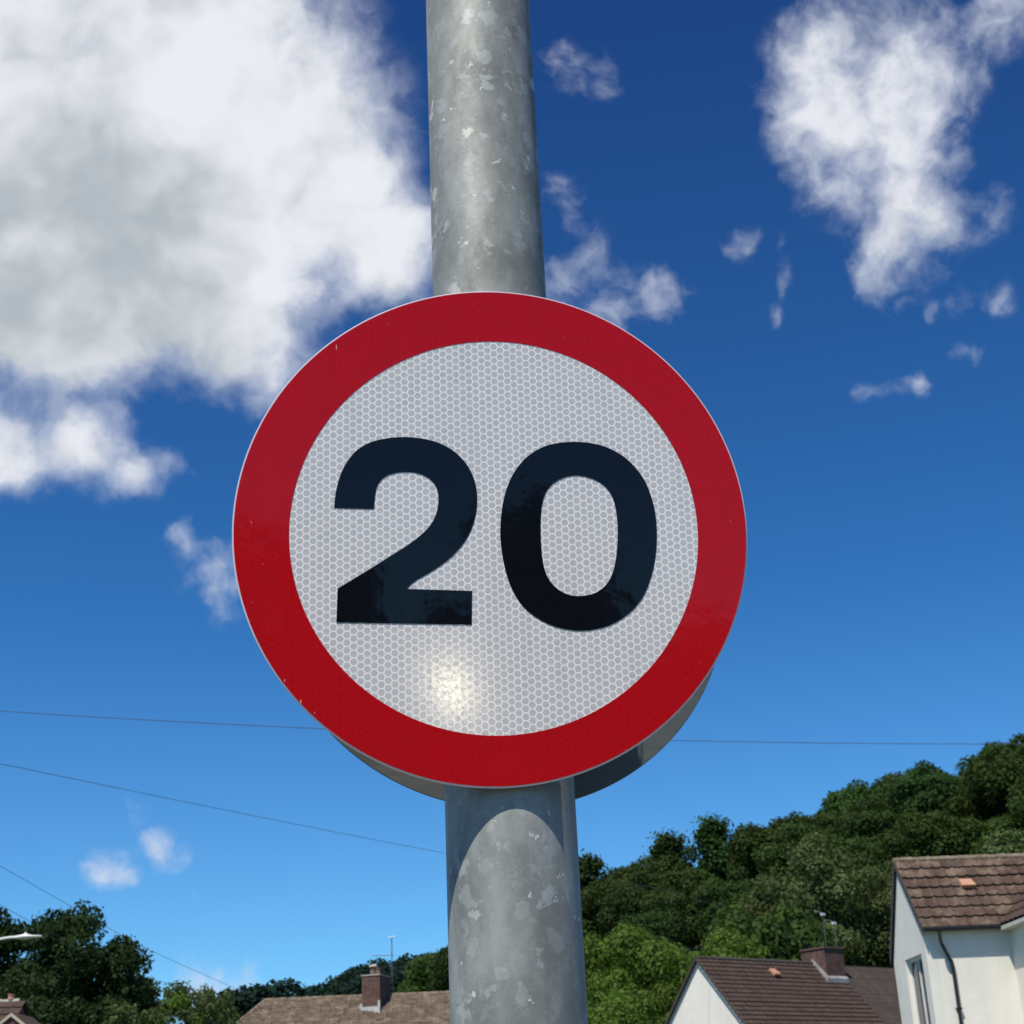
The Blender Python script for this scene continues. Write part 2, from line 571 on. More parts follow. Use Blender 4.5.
vs, fs = [], []
NX, NY = 90, 40
for j in range(NY):
    for i in range(NX):
        y = 70 + j * 5.0
        x = -90 + i * 3.6 * (1 + j * .012)
        vs.append((x, y, hill_z(x, y)))
for j in range(NY - 1):
    for i in range(NX - 1):
        a = j * NX + i
        fs.append((a, a + 1, a + NX + 1, a + NX))
m, t = material('woodland_floor')
principled(t, t.mix(t.noise(objco(t), .3, 6), (0.012, 0.02, 0.008), (0.03, 0.04, 0.014)), .95)
M['floor'] = m
tag(mesh_obj('hill', vs, fs, m, smooth=True), kind='structure')

# ------------------------------------------------------------------ trees
def leaf_mat(name, c1, c2, trans=0.35, hue=0.04, rough=0.55):
    m, t = material(name)
    oi = t.node('ShaderNodeObjectInfo')
    geo = t.node('ShaderNodeNewGeometry')
    co = objco(t)
    n = t.noise(co, 0.9, 4, .6)
    rnd = geo.outputs['Random Per Island']
    f = t.math('ADD', t.math('MULTIPLY', t.smooth(n, .3, .7), .55), t.math('MULTIPLY', rnd, .45))
    c = t.mix(f, c1, c2)
    hs = t.node('ShaderNodeHueSaturation')
    t.put(hs.inputs['Hue'], t.math('MULTIPLY_ADD', oi.outputs['Random'], hue, .5 - hue / 2))
    t.put(hs.inputs['Value'], t.math('MULTIPLY_ADD', oi.outputs['Random'], .5, .75))
    t.put(hs.inputs['Color'], c)
    p = principled(t, hs.outputs[0], .7, 0, .12, link=False)
    tr = t.node('ShaderNodeBsdfTranslucent')
    t.l.new(t.mix(1.0, hs.outputs[0], (1.0, 1.05, .6), 'MULTIPLY'), tr.inputs[0])
    mx = t.node('ShaderNodeMixShader')
    mx.inputs[0].default_value = trans
    t.l.new(p.outputs[0], mx.inputs[1])
    t.l.new(tr.outputs[0], mx.inputs[2])
    t.l.new(mx.outputs[0], t.out.inputs[0])
    M[name] = m
    return m


leaf_mat('leaf_dark', (0.026, 0.053, 0.012), (0.070, 0.118, 0.026))
leaf_mat('leaf_deep', (0.021, 0.046, 0.013), (0.058, 0.100, 0.025))
leaf_mat('leaf_brown', (0.030, 0.051, 0.013), (0.080, 0.110, 0.028))
leaf_mat('leaf_bright', (0.068, 0.122, 0.018), (0.150, 0.240, 0.044), .4, .02)
leaf_mat('leaf_olive', (0.050, 0.074, 0.022), (0.120, 0.150, 0.056), .35, .02)
leaf_mat('leaf_pale', (0.056, 0.088, 0.026), (0.125, 0.160, 0.058), .35, .02)
leaf_mat('leaf_street', (0.012, 0.026, 0.008), (0.040, 0.068, 0.020), .3, .01)
leaf_mat('leaf_far', (0.010, 0.030, 0.022), (0.022, 0.048, 0.030), .2, .01)
simple('bark', (0.045, 0.035, 0.026), (0.10, 0.085, 0.065), 9, .9)


def leaf_cloud(P, N, size, jitter=.75, aspect=.55, spread=.5):
    """many small leaf-shaped faces at points P facing roughly along N; returns verts, faces arrays"""
    n = len(P)
    nn = N + rng.normal(0, jitter, (n, 3))
    nn /= np.linalg.norm(nn, axis=1)[:, None] + 1e-9
    a = np.cross(nn, rng.normal(0, 1, (n, 3)))
    a /= np.linalg.norm(a, axis=1)[:, None] + 1e-9
    b = np.cross(nn, a)
    s = size * rng.uniform(1 - spread, 1 + spread, n)[:, None]
    V = np.empty((n, 4, 3))
    V[:, 0] = P - a * s
    V[:, 1] = P - b * s * aspect + nn * s * .12
    V[:, 2] = P + a * s
    V[:, 3] = P + b * s * aspect - nn * s * .12
    return V.reshape(-1, 3)


def cards_mesh(name, V, mat):
    n = len(V) // 4
    me = bpy.data.meshes.new(name)
    me.vertices.add(n * 4)
    me.vertices.foreach_set('co', V.astype(np.float32).ravel())
    me.loops.add(n * 4)
    me.loops.foreach_set('vertex_index', np.arange(n * 4, dtype=np.int32))
    me.polygons.add(n)
    me.polygons.foreach_set('loop_start', np.arange(0, n * 4, 4, dtype=np.int32))
    me.update(calc_edges=True)
    me.materials.append(mat)
    return me


def crown_points(h, rad, base, lobes, n, lobe_r=(.30, .48), top_bias=.0, shell=.55):
    """points spread over the outsides of many overlapping lobes that fill an uneven ovoid crown"""
    ch = h - base
    Ls = []
    while len(Ls) < lobes:
        u = rng.uniform(-1, 1, 3)
        r = np.linalg.norm(u)
        if r > 1 or r < .25:
            continue
        z = base + ch * (.5 + .5 * u[2] * .78)
        taper = 1.0 - .35 * max(0, u[2]) ** 1.5
        lr = rng.uniform(*lobe_r) * rad * (1 - .25 * max(0, u[2]))
        Ls.append((u[0] * rad * .78 * taper, u[1] * rad * .78 * taper, z, lr))
    Ls = np.array(Ls)
    Ls[:, 2] += (h - (Ls[:, 2] + Ls[:, 3] * .85).max())
    w = Ls[:, 3] ** 2
    idx = rng.choice(lobes, n, p=w / w.sum())
    d = rng.normal(0, 1, (n, 3))
    d[:, 2] += .25
    d /= np.linalg.norm(d, axis=1)[:, None]
    rr = Ls[idx, 3] * (1 - shell * rng.random(n) ** 2.2) * (1 + .10 * rng.normal(0, 1, n))
    P = Ls[idx, :3] + d * rr[:, None] * np.array([1, 1, .85])
    return P, d, Ls


def trunk_mesh(name, h, base, r, Ls, mat, limbs=7):
    mb = MB()
    mb.tube([(0, 0, -.6), (0, 0, .4), (.03 * h * .1, 0, base * .6), (.05, .03, base + (h - base) * .35), (.0, .05, h * .86)],
            [r * 1.35, r, r * .85, r * .55, r * .1], 9)
    for k in range(min(limbs, len(Ls))):
        e = Ls[k]
        z0 = base * .75 + (e[2] - base) * .35
        z0 = max(base * .5, min(z0, h * .7))
        mb.tube([(0, 0, z0), (e[0] * .45, e[1] * .45, z0 + (e[2] - z0) * .55), (e[0] * .9, e[1] * .9, e[2])], [r * .45, r * .25, r * .06], 6)
    me_o = mb.obj(name, mat)
    me = me_o.data
    bpy.data.objects.remove(me_o)
    return me


def proto(h, rad, base, lobes, n, size, lm, lobe_r=(.30, .48), trunk_r=.25, jitter=.75, shell=.55, aspect=.55, limbs=7):
    P, d, Ls = crown_points(h, rad, base, lobes, n, lobe_r, shell=shell)
    c = cards_mesh('crown', leaf_cloud(P, d, size, jitter, aspect), M[lm])
    tr = trunk_mesh('trunk', h, base, trunk_r, Ls, M['bark'], limbs)
    return (c, tr, h)


def feathery(h, rad, n, size, lm):
    """thin tree with upswept feathery branches"""
    P, D = [], []
    Ls = []
    for b in range(60):
        z0 = h * (.12 + .86 * (b / 60) ** .9)
        a = b * 2.4 + rng.uniform(-.4, .4)
        L = rad * (1.05 - .8 * (z0 / h) ** 1.4) * rng.uniform(.65, 1.15)
        e = np.array([math.cos(a) * L, math.sin(a) * L, z0 + L * rng.uniform(.15, .6)])
        Ls.append((*e, .5))
        k = n // 60
        u = rng.random(k) ** .7
        q = np.outer(1 - u, np.array([0, 0, z0])) + np.outer(u, e) + rng.normal(0, 1, (k, 3)) * np.array([.28, .28, .22]) * (1 + .5 * u[:, None])
        P.append(q)
        D.append(np.tile(np.array([math.cos(a) * .4, math.sin(a) * .4, .9]), (k, 1)))
    P, D = np.vstack(P), np.vstack(D)
    c = cards_mesh('crown', leaf_cloud(P, D, size, .6, .4), M[lm])
    return (c, trunk_mesh('trunk', h, h * .15, .2, Ls[::6], M['bark'], 10), h)


def plant(name, pr, loc, label, cat, group=None, sc=(1, 1, 1), rz=None):
    o = empty(name, loc, rng.uniform(0, 6.28) if rz is None else rz)
    o.scale = sc
    for nm, me in (('crown', pr[0]), ('trunk', pr[1])):
        c = bpy.data.objects.new(nm, me)
        COL.objects.link(c)
        c.parent = o
    return tag(o, label, cat, group)


def tree_top_at(name, pr, x, y, Y, label, group=None, width=1.0, sink=0.0, height=None, base=None, rz=None, cat='tree'):
    """stand a tree on the ground so that its top reaches the given height in the view"""
    P = at(x, y, Y)
    zb = hill_z(P[0], P[1]) if base is None else base
    hh = max(P[2] - zb, 5.0) if height is None else height
    s = hh / pr[2]
    if height is not None:
        zb = P[2] - hh
    return plant(name, pr, (P[0], P[1], zb), label, cat, group, (s * width, s * width, s), rz)


PR_D = [proto(12, 5.2, 2.2, 30, 17000, .19, 'leaf_dark', (.24, .40), trunk_r=.28, jitter=.5), proto(12, 4.7, 2.0, 24, 17000, .19, 'leaf_deep', (.28, .44), trunk_r=.26, jitter=.5),
        proto(12, 5.6, 2.4, 36, 18000, .20, 'leaf_dark', (.20, .36), trunk_r=.3, jitter=.5), proto(12, 4.9, 2.0, 28, 17000, .19, 'leaf_brown', (.24, .40), trunk_r=.26, jitter=.5)]
PR_F = feathery(13, 3.3, 9000, .24, 'leaf_deep')
PR_B = proto(12, 5.0, 1.2, 42, 32000, .125, 'leaf_bright', (.18, .34), trunk_r=.28, jitter=.55)
PR_B2 = proto(12, 5.6, 1.0, 48, 32000, .125, 'leaf_bright', (.18, .32), trunk_r=.28, jitter=.55)
PR_O = proto(17, 6.0, 1.5, 64, 46000, .135, 'leaf_olive', (.15, .29), trunk_r=.35, jitter=.55)
PR_P = proto(13, 5.0, 1.5, 40, 28000, .135, 'leaf_pale', (.18, .32), trunk_r=.3, jitter=.55)

# trees along the top of the slope, one by one as their tops stand against the sky
sky_trees = [(440, 946, 0), (470, 925, 1), (505, 905, 3), (545, 886, 0), (612, 876, 1), (630, 862, 2), (655, 852, 3), (690, 845, 1), (735, 842, 3), (768, 826, 0), (800, 811, 2), (826, 808, 1), (850, 784, 0),
             (874, 777, 2), (894, 773, 3), (916, 767, 0), (935, 768, 1), (958, 777, 3), (978, 766, 2), (992, 742, 0), (1012, 734, 1), (1038, 738, 2), (1065, 724, 0), (1095, 712, 3)]
for i, (x, y, k) in enumerate(sky_trees):
    tree_top_at('broadleaf_tree', PR_D[k], x, y + 2, YS + rng.uniform(-6, 6), 'dark broadleaf tree standing along the skyline of the wooded hill',
                'dark trees along the skyline of the hill', width=rng.uniform(.9, 1.15))
for (x, y, lab) in ((586, 858, 'feathery dark tree on the skyline right beside the grey pole'), (668, 836, 'feathery dark tree on the skyline, left of the two that rise above the white gable'),
                    (712, 820, 'tallest feathery dark tree on the skyline, straight above the white gable')):
    tree_top_at('feathery_tree', PR_F, x, y, YS - 8, lab, 'feathery trees on the skyline', height=19, width=.95)
# the wood that covers the slope
rows = [(178, 10.5), (166, 10), (154, 9.5), (142, 9.5), (130, 9), (118, 9), (106, 8.5)]
for (Y, stp) in rows:
    x = Y * -0.07
    while x < Y * .46:
        xx, yy = x + rng.uniform(-2.2, 2.2), Y + rng.uniform(-4, 4)
        zb = hill_z(xx, yy)
        hgt = rng.uniform(9.5, 13.0)
        hg = min(hgt, 7.0 + zb * .2) * (.82 if Y > 170 else 1)
        pr = PR_D[rng.integers(0, 4)]
        s = hg / 12
        w = s * rng.uniform(.95, 1.2)
        plant('broadleaf_tree', pr, (xx, yy, zb), 'dark green broadleaf tree in the wood on the slope, below the skyline', 'tree', 'trees of the wood on the slope', (w, w, s))
        x += stp * rng.uniform(.85, 1.15)
# lighter trees at the foot of the slope
tree_top_at('broadleaf_tree', PR_O, 822, 836, 92, 'large olive green tree rising behind the two roof aerials', width=1.0)
tree_top_at('broadleaf_tree', PR_O, 768, 872, 96, 'olive green tree left of the large one behind the aerials', width=.95)
tree_top_at('broadleaf_tree', PR_O, 876, 852, 97, 'olive green tree right behind the left end of the tall house roof', width=.9)
tree_top_at('broadleaf_tree', PR_D[2], 745, 905, 84, 'mid green tree behind the brown roof with the two aerials', width=.9)
tree_top_at('broadleaf_tree', PR_P, 1000, 832, 86, 'pale green tree showing over the ridge of the tall right house', width=1.15)
tree_top_at('broadleaf_tree', PR_P, 1075, 826, 88, 'pale green tree just beyond the right end of the tall house', width=1.1)
tree_top_at('broadleaf_tree', PR_B2, 648, 924, 74, 'bright green bushy tree between the pole and the white gable', width=1.0)
tree_top_at('broadleaf_tree', PR_B, 596, 936, 76, 'bright green tree partly hidden by the grey pole', width=.9)
tree_top_at('broadleaf_tree', PR_B, 712, 932, 79, 'bright green tree behind the peak of the white gable', width=.95)
tree_top_at('broadleaf_tree', PR_B2, 615, 985, 66, 'low bright green tree below the others beside the pole', width=1.1)
tree_top_at('broadleaf_tree', PR_B, 664, 985, 68, 'low bright green tree touching the left edge of the white gable', width=1.0)

for (x, y, Y) in ((955, 822, 150), (985, 815, 152), (1020, 812, 148), (1055, 808, 150)):
    tree_top_at('broadleaf_tree', PR_D[int(x) % 4], x, y, Y, 'dark green broadleaf tree in the wood on the slope, below the skyline', 'trees of the wood on the slope', height=14, width=1.1)

# left side
PR_S = proto(9.4, 3.7, 1.4, 95, 64000, .078, 'leaf_street', (.13, .25), trunk_r=.22, shell=.75, aspect=.5)
tree_top_at('street_tree', PR_S, 80, 902, 48, 'large dark green tree behind the street lamp', base=-.1, width=.98, rz=1.0)
PR_S2 = proto(8.5, 3.2, 1.2, 60, 30000, .08, 'leaf_street', (.13, .26), trunk_r=.2, shell=.8)
tree_top_at('street_tree', PR_S2, 12, 909, 52, 'dark green tree at the left edge of the photo, left of the street lamp', base=-.1, rz=.4)
PR_A = proto(6.0, 2.1, 1.0, 40, 9000, .062, 'leaf_pale', (.12, .25), trunk_r=.09, shell=.95, aspect=.5, limbs=24)
tree_top_at('bushy_tree', PR_A, 166, 981, 50, 'airy green bush right of the large dark tree', base=-.1, width=1.0, rz=.3)
tree_top_at('bushy_tree', PR_A, 206, 983, 52, 'sparse twiggy green bush left of the tan roof, sky showing through it', base=-.1, width=.62, rz=2.2)
PR_A2 = proto(6.0, 2.4, .8, 46, 16000, .062, 'leaf_bright', (.12, .25), trunk_r=.09, shell=.9, aspect=.5, limbs=24)
tree_top_at('bushy_tree', PR_A2, 148, 990, 49, 'fuller bright green bush touching the right side of the large dark tree', base=-.1, width=.85, rz=5.1)
tree_top_at('bushy_tree', PR_A, 128, 1000, 46, 'low green bush at the foot of the large dark tree', base=-.1, width=1.1, rz=4.0)
PR_R = proto(14, 5.0, 2, 36, 18000, .18, 'leaf_far', (.2, .34), trunk_r=.3)
tree_top_at('broadleaf_tree', PR_R, 262, 978, 125, 'round dark tree standing at the left end of the tan roof', base=0.0, width=1.5, rz=.5)
tree_top_at('broadleaf_tree', PR_R, 243, 990, 128, 'smaller round dark tree left of the round one by the tan roof', base=0.0, width=1.0, rz=1.5)

# distant wooded hill
FAR = [(200, 1060), (270, 1002), (293, 993), (314, 986), (337, 975), (365, 964), (385, 959), (407, 957), (429, 955), (448, 952), (500, 945), (600, 940), (720, 940)]
fa = [at(x, y, 620)[0] / 620 for x, y in FAR]
fh = [max(0, at(x, y, 620)[2] - 6) for x, y in FAR]
vs, fs = [], []
for j in range(14):
    y = 420 + j * 22
    s = min(1, (y - 420) / 200)
    s = s * s * (3 - 2 * s)
    for i in range(70):
        a = -.30 + i * .0085
        vs.append((a * y, y, float(np.interp(a, fa, fh)) * s - .3))
for j in range(13):
    for i in range(69):
        a = j * 70 + i
        fs.append((a, a + 1, a + 71, a + 70))
tag(mesh_obj('far_hill', vs, fs, M['floor'], smooth=True), kind='structure')
P, D = [], []
for k in range(1500):
    y = rng.uniform(455, 625)
    a = rng.uniform(-.27, .12)
    s = min(1, (y - 420) / 200)
    s = s * s * (3 - 2 * s)
    z = float(np.interp(a, fa, fh)) * s
    r = rng.uniform(3.2, 5.5)
    d = rng.normal(0, 1, (60, 3))
    d[:, 2] = abs(d[:, 2])
    d /= np.linalg.norm(d, axis=1)[:, None]
    P.append(np.array([a * y, y, z + .5]) + d * r * np.array([1, 1, 1.1]))
    D.append(d)
me = cards_mesh('far_wood', leaf_cloud(np.vstack(P), np.vstack(D), .8, .5, .7), M['leaf_far'])
o = bpy.data.objects.new('far_wood', me)
COL.objects.link(o)
tag(o, 'distant dark wood covering the far hill behind the tan roof', 'wood', kind='stuff')

# trees across the road behind the viewer: they show as dark mirror shapes in the glossy sign
PR_M = proto(10, 4.6, 1.5, 26, 5000, .3, 'leaf_dark', (.22, .4), trunk_r=.25)
def behind(az, elev, dist, w, label):
    a = R(az)
    h = 2.3 + dist * math.tan(R(elev))
    s = h / 10
    plant('broadleaf_tree', PR_M, (math.sin(a) * dist, -math.cos(a) * dist, -.15), label, 'tree', None, (s * w, s * w, s))
behind(-3.5, 10.6, 38, 1.0, 'dark tree mirrored in the left side of the red ring')
behind(2.2, 9.6, 41, .62, 'dark tree mirrored in the left part of the figure 2')
behind(10.2, 11.6, 38, .62, 'dark tree mirrored in the left half of the figure 0')
behind(16.5, 6.2, 40, 1.1, 'low dark tree mirrored in the right side of the red ring')
behind(6.2, 7.0, 43, .7, 'low dark tree mirrored in the foot of the figure 2')
behind(23, 7.5, 44, 1.1, 'dark tree mirrored beyond the right edge of the sign')

# unseen leafy row behind the viewer, added so the lower red ring mirrors dark
hv = []
hp = np.column_stack([rng.uniform(-16, 26, 42000), rng.normal(0, .75, 42000) - 34, rng.uniform(0, 1, 42000) ** .8 * 5.2])
hp[:, 2] *= 1 + .10 * np.sin(hp[:, 0] * 1.3) + .05 * np.sin(hp[:, 0] * 3.1)
hd0 = np.tile(np.array([0, .7, .5]), (42000, 1))
me = cards_mesh('reflection_hedge', leaf_cloud(hp, hd0, .13, .6), M['leaf_dark'])
o = bpy.data.objects.new('reflection_hedge', me)
COL.objects.link(o)
tag(o, 'tall dark leafy row added unseen behind the viewer to darken reflections in the red ring', 'reflection_hedge')

# ------------------------------------------------------------------ pole
PX, PY, PR = -0.0172, 1.7195, 0.0755
pole = empty('steel_pole', (PX, PY, 0))
tag(pole, 'thick galvanised grey steel pole that carries the round 20 sign', 'pole')
def lathe(prof, n=64):
    vs, fs = [], []
    for (r, z) in prof:
        for k in range(n):
            a = 2 * math.pi * k / n
            vs.append((r * math.cos(a), r * math.sin(a), z))
    for i in range(len(prof) - 1):
        for k in range(n):
            k2 = (k + 1) % n
            fs.append((i * n + k, i * n + k2, (i + 1) * n + k2, (i + 1) * n + k))
    fs.append(tuple(range((len(prof) - 1) * n, len(prof) * n)))
    return vs, fs
v, f = lathe([(PR, -.3), (PR, 5.6), (PR - .004, 5.61), (.058, 5.75), (.052, 5.8), (.052, 6.6)])
o = mesh_obj('shaft', v, f, M['galv'], pole)
smooth_by_angle(o)
v, f = lathe([(PR + .012, -.2), (PR + .012, .02), (PR + .006, .035), (PR + .0005, .04)], 48)
smooth_by_angle(mesh_obj('base_collar', v, f, M['dark_steel'], pole))

# ------------------------------------------------------------------ the sign
sign = empty('speed_limit_sign', SIGN_C)
tag(sign, 'round speed limit sign with a red ring and black figure 20 on white honeycomb sheet', 'road sign')
# local axes: x along the plate, y up the plate, z out of the face
B = Matrix(((AX[0], AY[0], SN[0]), (AX[1], AY[1], SN[1]), (AX[2], AY[2], SN[2])))
if B.determinant() < 0:
    raise RuntimeError('axes')
sign.rotation_euler = B.to_euler()


def disc_plate(r, z0, z1, cx=0, cy=0, n=192, bev=0.0):
    vs, fs = [], []
    rings = [(r, z0), (r, z1 - bev), (r - bev, z1)] if bev else [(r, z0), (r, z1)]
    for (rr, z) in rings:
        for k in range(n):
            a = 2 * math.pi * k / n
            vs.append((cx + rr * math.cos(a), cy + rr * math.sin(a), z))
    for i in range(len(rings) - 1):
        for k in range(n):
            k2 = (k + 1) % n
            fs.append((i * n + k, i * n + k2, (i + 1) * n + k2, (i + 1) * n + k))
    fs.append(tuple(range(n))[::-1])
    fs.append(tuple(range((len(rings) - 1) * n, len(rings) * n)))
    return vs, fs


def ring_sheet(ro, ri, icx, icy, z0, z1, n=192):
    vs, fs = [], []
    for z in (z0, z1):
        for (r, cx, cy) in ((ro, 0, 0), (ri, icx, icy)):
            for k in range(n):
                a = 2 * math.pi * k / n
                vs.append((cx + r * math.cos(a), cy + r * math.sin(a), z))
    for k in range(n):
        k2 = (k + 1) % n
        fs.append((2 * n + k, 2 * n + k2, 3 * n + k2, 3 * n + k))       # face
        fs.append((k, k2, 2 * n + k2, 2 * n + k))                        # outer edge
        fs.append((n + k2, n + k, 3 * n + k, 3 * n + k2))                # inner edge
    return vs, fs


v, f = disc_plate(.2994, -.0032, -.0006, bev=.0007)
mesh_obj('plate', v, f, M['alu'], sign, mats=[M['edge']], fmat=[1] * (2 * 192) + [0, 1])
IC = (0.0029576, -0.0044386)
v, f = disc_plate(.2420, -.0004, 0.0, IC[0], IC[1])
mesh_obj('white_face', v, f, M['white'], sign)
v, f = ring_sheet(.2974, .2373, IC[0], IC[1], -.0004, 0.0004)
mesh_obj('red_ring', v, f, M['red'], sign)


def to_plate(px, py):
    v = ray(px, py)
    k = ((SIGN_C - CAM) @ SN) / (v @ SN)
    P = CAM + v * k - SIGN_C
    return (P @ AX, P @ AY)


def glyph(name, loops, label):
    """flat figure with thickness from an outer outline (and a hole)"""
    cu = bpy.data.curves.new(name, 'CURVE')
    cu.dimensions = '2D'
    cu.fill_mode = 'BOTH'
    cu.extrude = 0.00022
    for lp in loops:
        sp = cu.splines.new('POLY')
        sp.points.add(len(lp) - 1)
        for i, q in enumerate(lp):
            sp.points[i].co = (q[0], q[1], 0, 1)
        sp.use_cyclic_u = True
    tmp = bpy.data.objects.new(name, cu)
    COL.objects.link(tmp)
    dg = bpy.context.evaluated_depsgraph_get()
    dg.update()
    me = bpy.data.meshes.new_from_object(tmp.evaluated_get(dg))
    bpy.data.objects.remove(tmp)
    me.name = name
    me.materials.clear()
    me.materials.append(M['black'])
    o = bpy.data.objects.new(name, me)
    COL.objects.link(o)
    o.parent = sign
    o.location = (0, 0, 0.00035)
    o['label'] = label
    return o


# figure outlines, millimetres on the plate: smooth runs and straight corners
Z2 = lambda p: to_plate(320 + p[0] / 4.6556, 420 + p[1] / 4.6556)
Z0 = lambda p: to_plate(485 + p[0] / 4.6526, 425 + p[1] / 4.6526)
two_a = [(66, 410), (72, 345), (86, 285), (104, 235), (132, 186), (168, 145), (212, 115), (262, 96), (318, 85), (378, 80), (436, 82), (496, 91), (552, 107), (606, 134), (652, 171), (688, 215), (713, 264),
         (727, 315), (731, 368), (728, 422), (716, 476), (697, 525), (669, 573), (630, 620), (586, 659), (540, 692), (492, 722), (440, 752), (404, 787)]
two_b = [(82, 785), (170, 732), (255, 680), (330, 632), (400, 588), (452, 550), (492, 515), (520, 480), (539, 441), (549, 400), (551, 360), (545, 325), (528, 293), (500, 268), (460, 250), (410, 243), (360, 246),
         (316, 258), (286, 279), (266, 310), (257, 350), (253, 385), (251, 415)]
two = [Z2(p) for p in catmull(two_a, 5, False)] + [Z2(p) for p in ((708, 796), (706, 953), (76, 943))] + [Z2(p) for p in catmull(two_b, 5, False)]
zo = [(425, 79), (500, 86), (570, 106), (640, 144), (697, 196), (742, 258), (772, 330), (790, 402), (798, 482), (797, 566), (787, 648), (766, 728), (736, 798), (694, 854), (640, 899), (580, 932), (515, 951), (445, 958),
      (375, 951), (305, 931), (243, 899), (190, 858), (150, 808), (117, 745), (93, 670), (78, 590), (71, 510), (74, 432), (84, 360), (102, 292), (130, 230), (170, 174), (220, 130), (282, 98), (350, 83)]
zi = [(432, 236), (485, 246), (535, 269), (574, 305), (598, 352), (611, 412), (617, 482), (615, 562), (606, 638), (589, 700), (560, 747), (518, 779), (472, 793), (425, 796), (380, 787), (336, 762), (301, 724), (279, 678),
      (266, 618), (260, 550), (258, 484), (260, 422), (266, 368), (280, 322), (305, 284), (341, 257), (385, 240)]
glyph('digit', [two], 'black figure 2')
glyph('digit', [[Z0(p) for p in catmull(zo, 5)], [Z0(p) for p in catmull(zi, 5)]], 'black figure 0')

# rails and clamp bands that hold the plate to the pole
for sy in (.15, -.13):
    mb = MB()
    mb.box((-.2, sy - .016, -.012), (.2, sy + .016, -.0034))
    mb.obj('mounting_rail', M['alu'], sign)
    c = np.array([PX, PY, 0]) - SIGN_C
    lp = lambda P: (P @ AX, P @ AY, P @ SN)
    zc = SIGN_C[2] + sy * AY[2]
    pts = []
    for k in range(25):
        a = 2 * math.pi * k / 24
        pts.append(np.array([PX + (PR + .0045) * math.cos(a), PY + (PR + .0045) * math.sin(a), zc]) - SIGN_C)
    mb = MB()
    vs = []
    for q in pts[:-1]:
        for dz in (-.012, .012):
            for dr in (0, .0):
                pass
        vs.append(lp(q + np.array([0, 0, -.011])))
        vs.append(lp(q + np.array([0, 0, .011])))
    fs = [(2 * k, 2 * ((k + 1) % 24), 2 * ((k + 1) % 24) + 1, 2 * k + 1) for k in range(24)]
    mb.add(vs, fs)
    front = lp(np.array([PX, PY - PR - .003, zc]) - SIGN_C)
    mb.box((front[0] - .02, sy - .012, front[2] - .004), (front[0] + .02, sy + .012, -.0125))
    mb.obj('clamp_band', M['alu'], sign)

# second sign, back to back on the same pole
RC = np.array([-0.01841, 1.822, 2.2755])
ry = 0.1738
rear = empty('road_sign', RC)
rear.rotation_euler = (math.pi / 2, 0, ry)       # local z towards the viewer
tag(rear, 'plain grey back of a second round sign behind the red ringed one', 'road sign')
v, f = disc_plate(.3, -.003, 0.0, bev=.0006)
mesh_obj('plate', v, f, M['alu'], rear)
v, f = ring_sheet(.2985, .236, 0, 0, -.0040, -.0032)
mesh_obj('red_ring', v, [tuple(reversed(q)) for q in f], M['red'], rear)
for sy in (.13, -.11):
    MB().box((-.2, sy - .016, .0004), (.2, sy + .016, .010)).obj('mounting_rail', M['alu'], rear)

# ------------------------------------------------------------------ house materials
def tile_mat(name, a, b, lichen, amount):
    m, t = material(name)
    uv = t.node('ShaderNodeUVMap').outputs[0]
    fl = t.vm('FLOOR', uv)
    wn = t.node('ShaderNodeTexWhiteNoise', noise_dimensions='3D')
    t.put(wn.inputs['Vector'], fl)
    co = objco(t)
    n = t.noise(co, 2.2, 8, .68)
    n2 = t.noise(co, 14, 5, .65)
    base = t.mix(t.math('MULTIPLY_ADD', wn.outputs[0], .55, t.math('MULTIPLY', n2, .45)), a, b)
    base = t.mix(t.math('MULTIPLY', t.smooth(n, .46, .66), amount), base, lichen)
    base = t.mix(t.math('MULTIPLY', t.smooth(n2, .55, .75), amount * .7), base, lichen)
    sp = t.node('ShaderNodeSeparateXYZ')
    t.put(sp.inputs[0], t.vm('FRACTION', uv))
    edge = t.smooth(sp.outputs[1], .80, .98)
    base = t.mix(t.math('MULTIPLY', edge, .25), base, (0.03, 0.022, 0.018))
    principled(t, base, .85, 0, .25, bump=n2, bdist=.01, bstr=.5)
    M[name] = m
    return m


tile_mat('tile_brown', (0.050, 0.032, 0.024), (0.105, 0.068, 0.051), (0.21, 0.15, 0.105), .75)
tile_mat('tile_dark', (0.050, 0.033, 0.026), (0.082, 0.053, 0.041), (0.105, 0.075, 0.056), .45)
tile_mat('tile_grey', (0.052, 0.040, 0.033), (0.070, 0.053, 0.043), (0.095, 0.074, 0.058), .7)
tile_mat('tile_tan', (0.062, 0.045, 0.033), (0.20, 0.148, 0.106), (0.30, 0.23, 0.165), .75)

m, t = material('white_render')
co = objco(t)
n = t.noise(co, 40, 5, .7)
st = t.noise(t.vm('MULTIPLY', co, (1, 1, .2)), 1.5, 6, .65)
sm = t.noise(co, 3.5, 5, .6)
base = t.mix(t.smooth(st, .38, .74, 0, .75), (0.84, 0.795, 0.705), (0.72, 0.68, 0.60))
base = t.mix(t.smooth(sm, .62, .8, 0, .45), base, (0.62, 0.60, 0.56))
principled(t, base, .9, 0, .2, bump=t.math('ADD', n, t.math('MULTIPLY', sm, 2)), bdist=.008, bstr=.6)
M['render'] = m

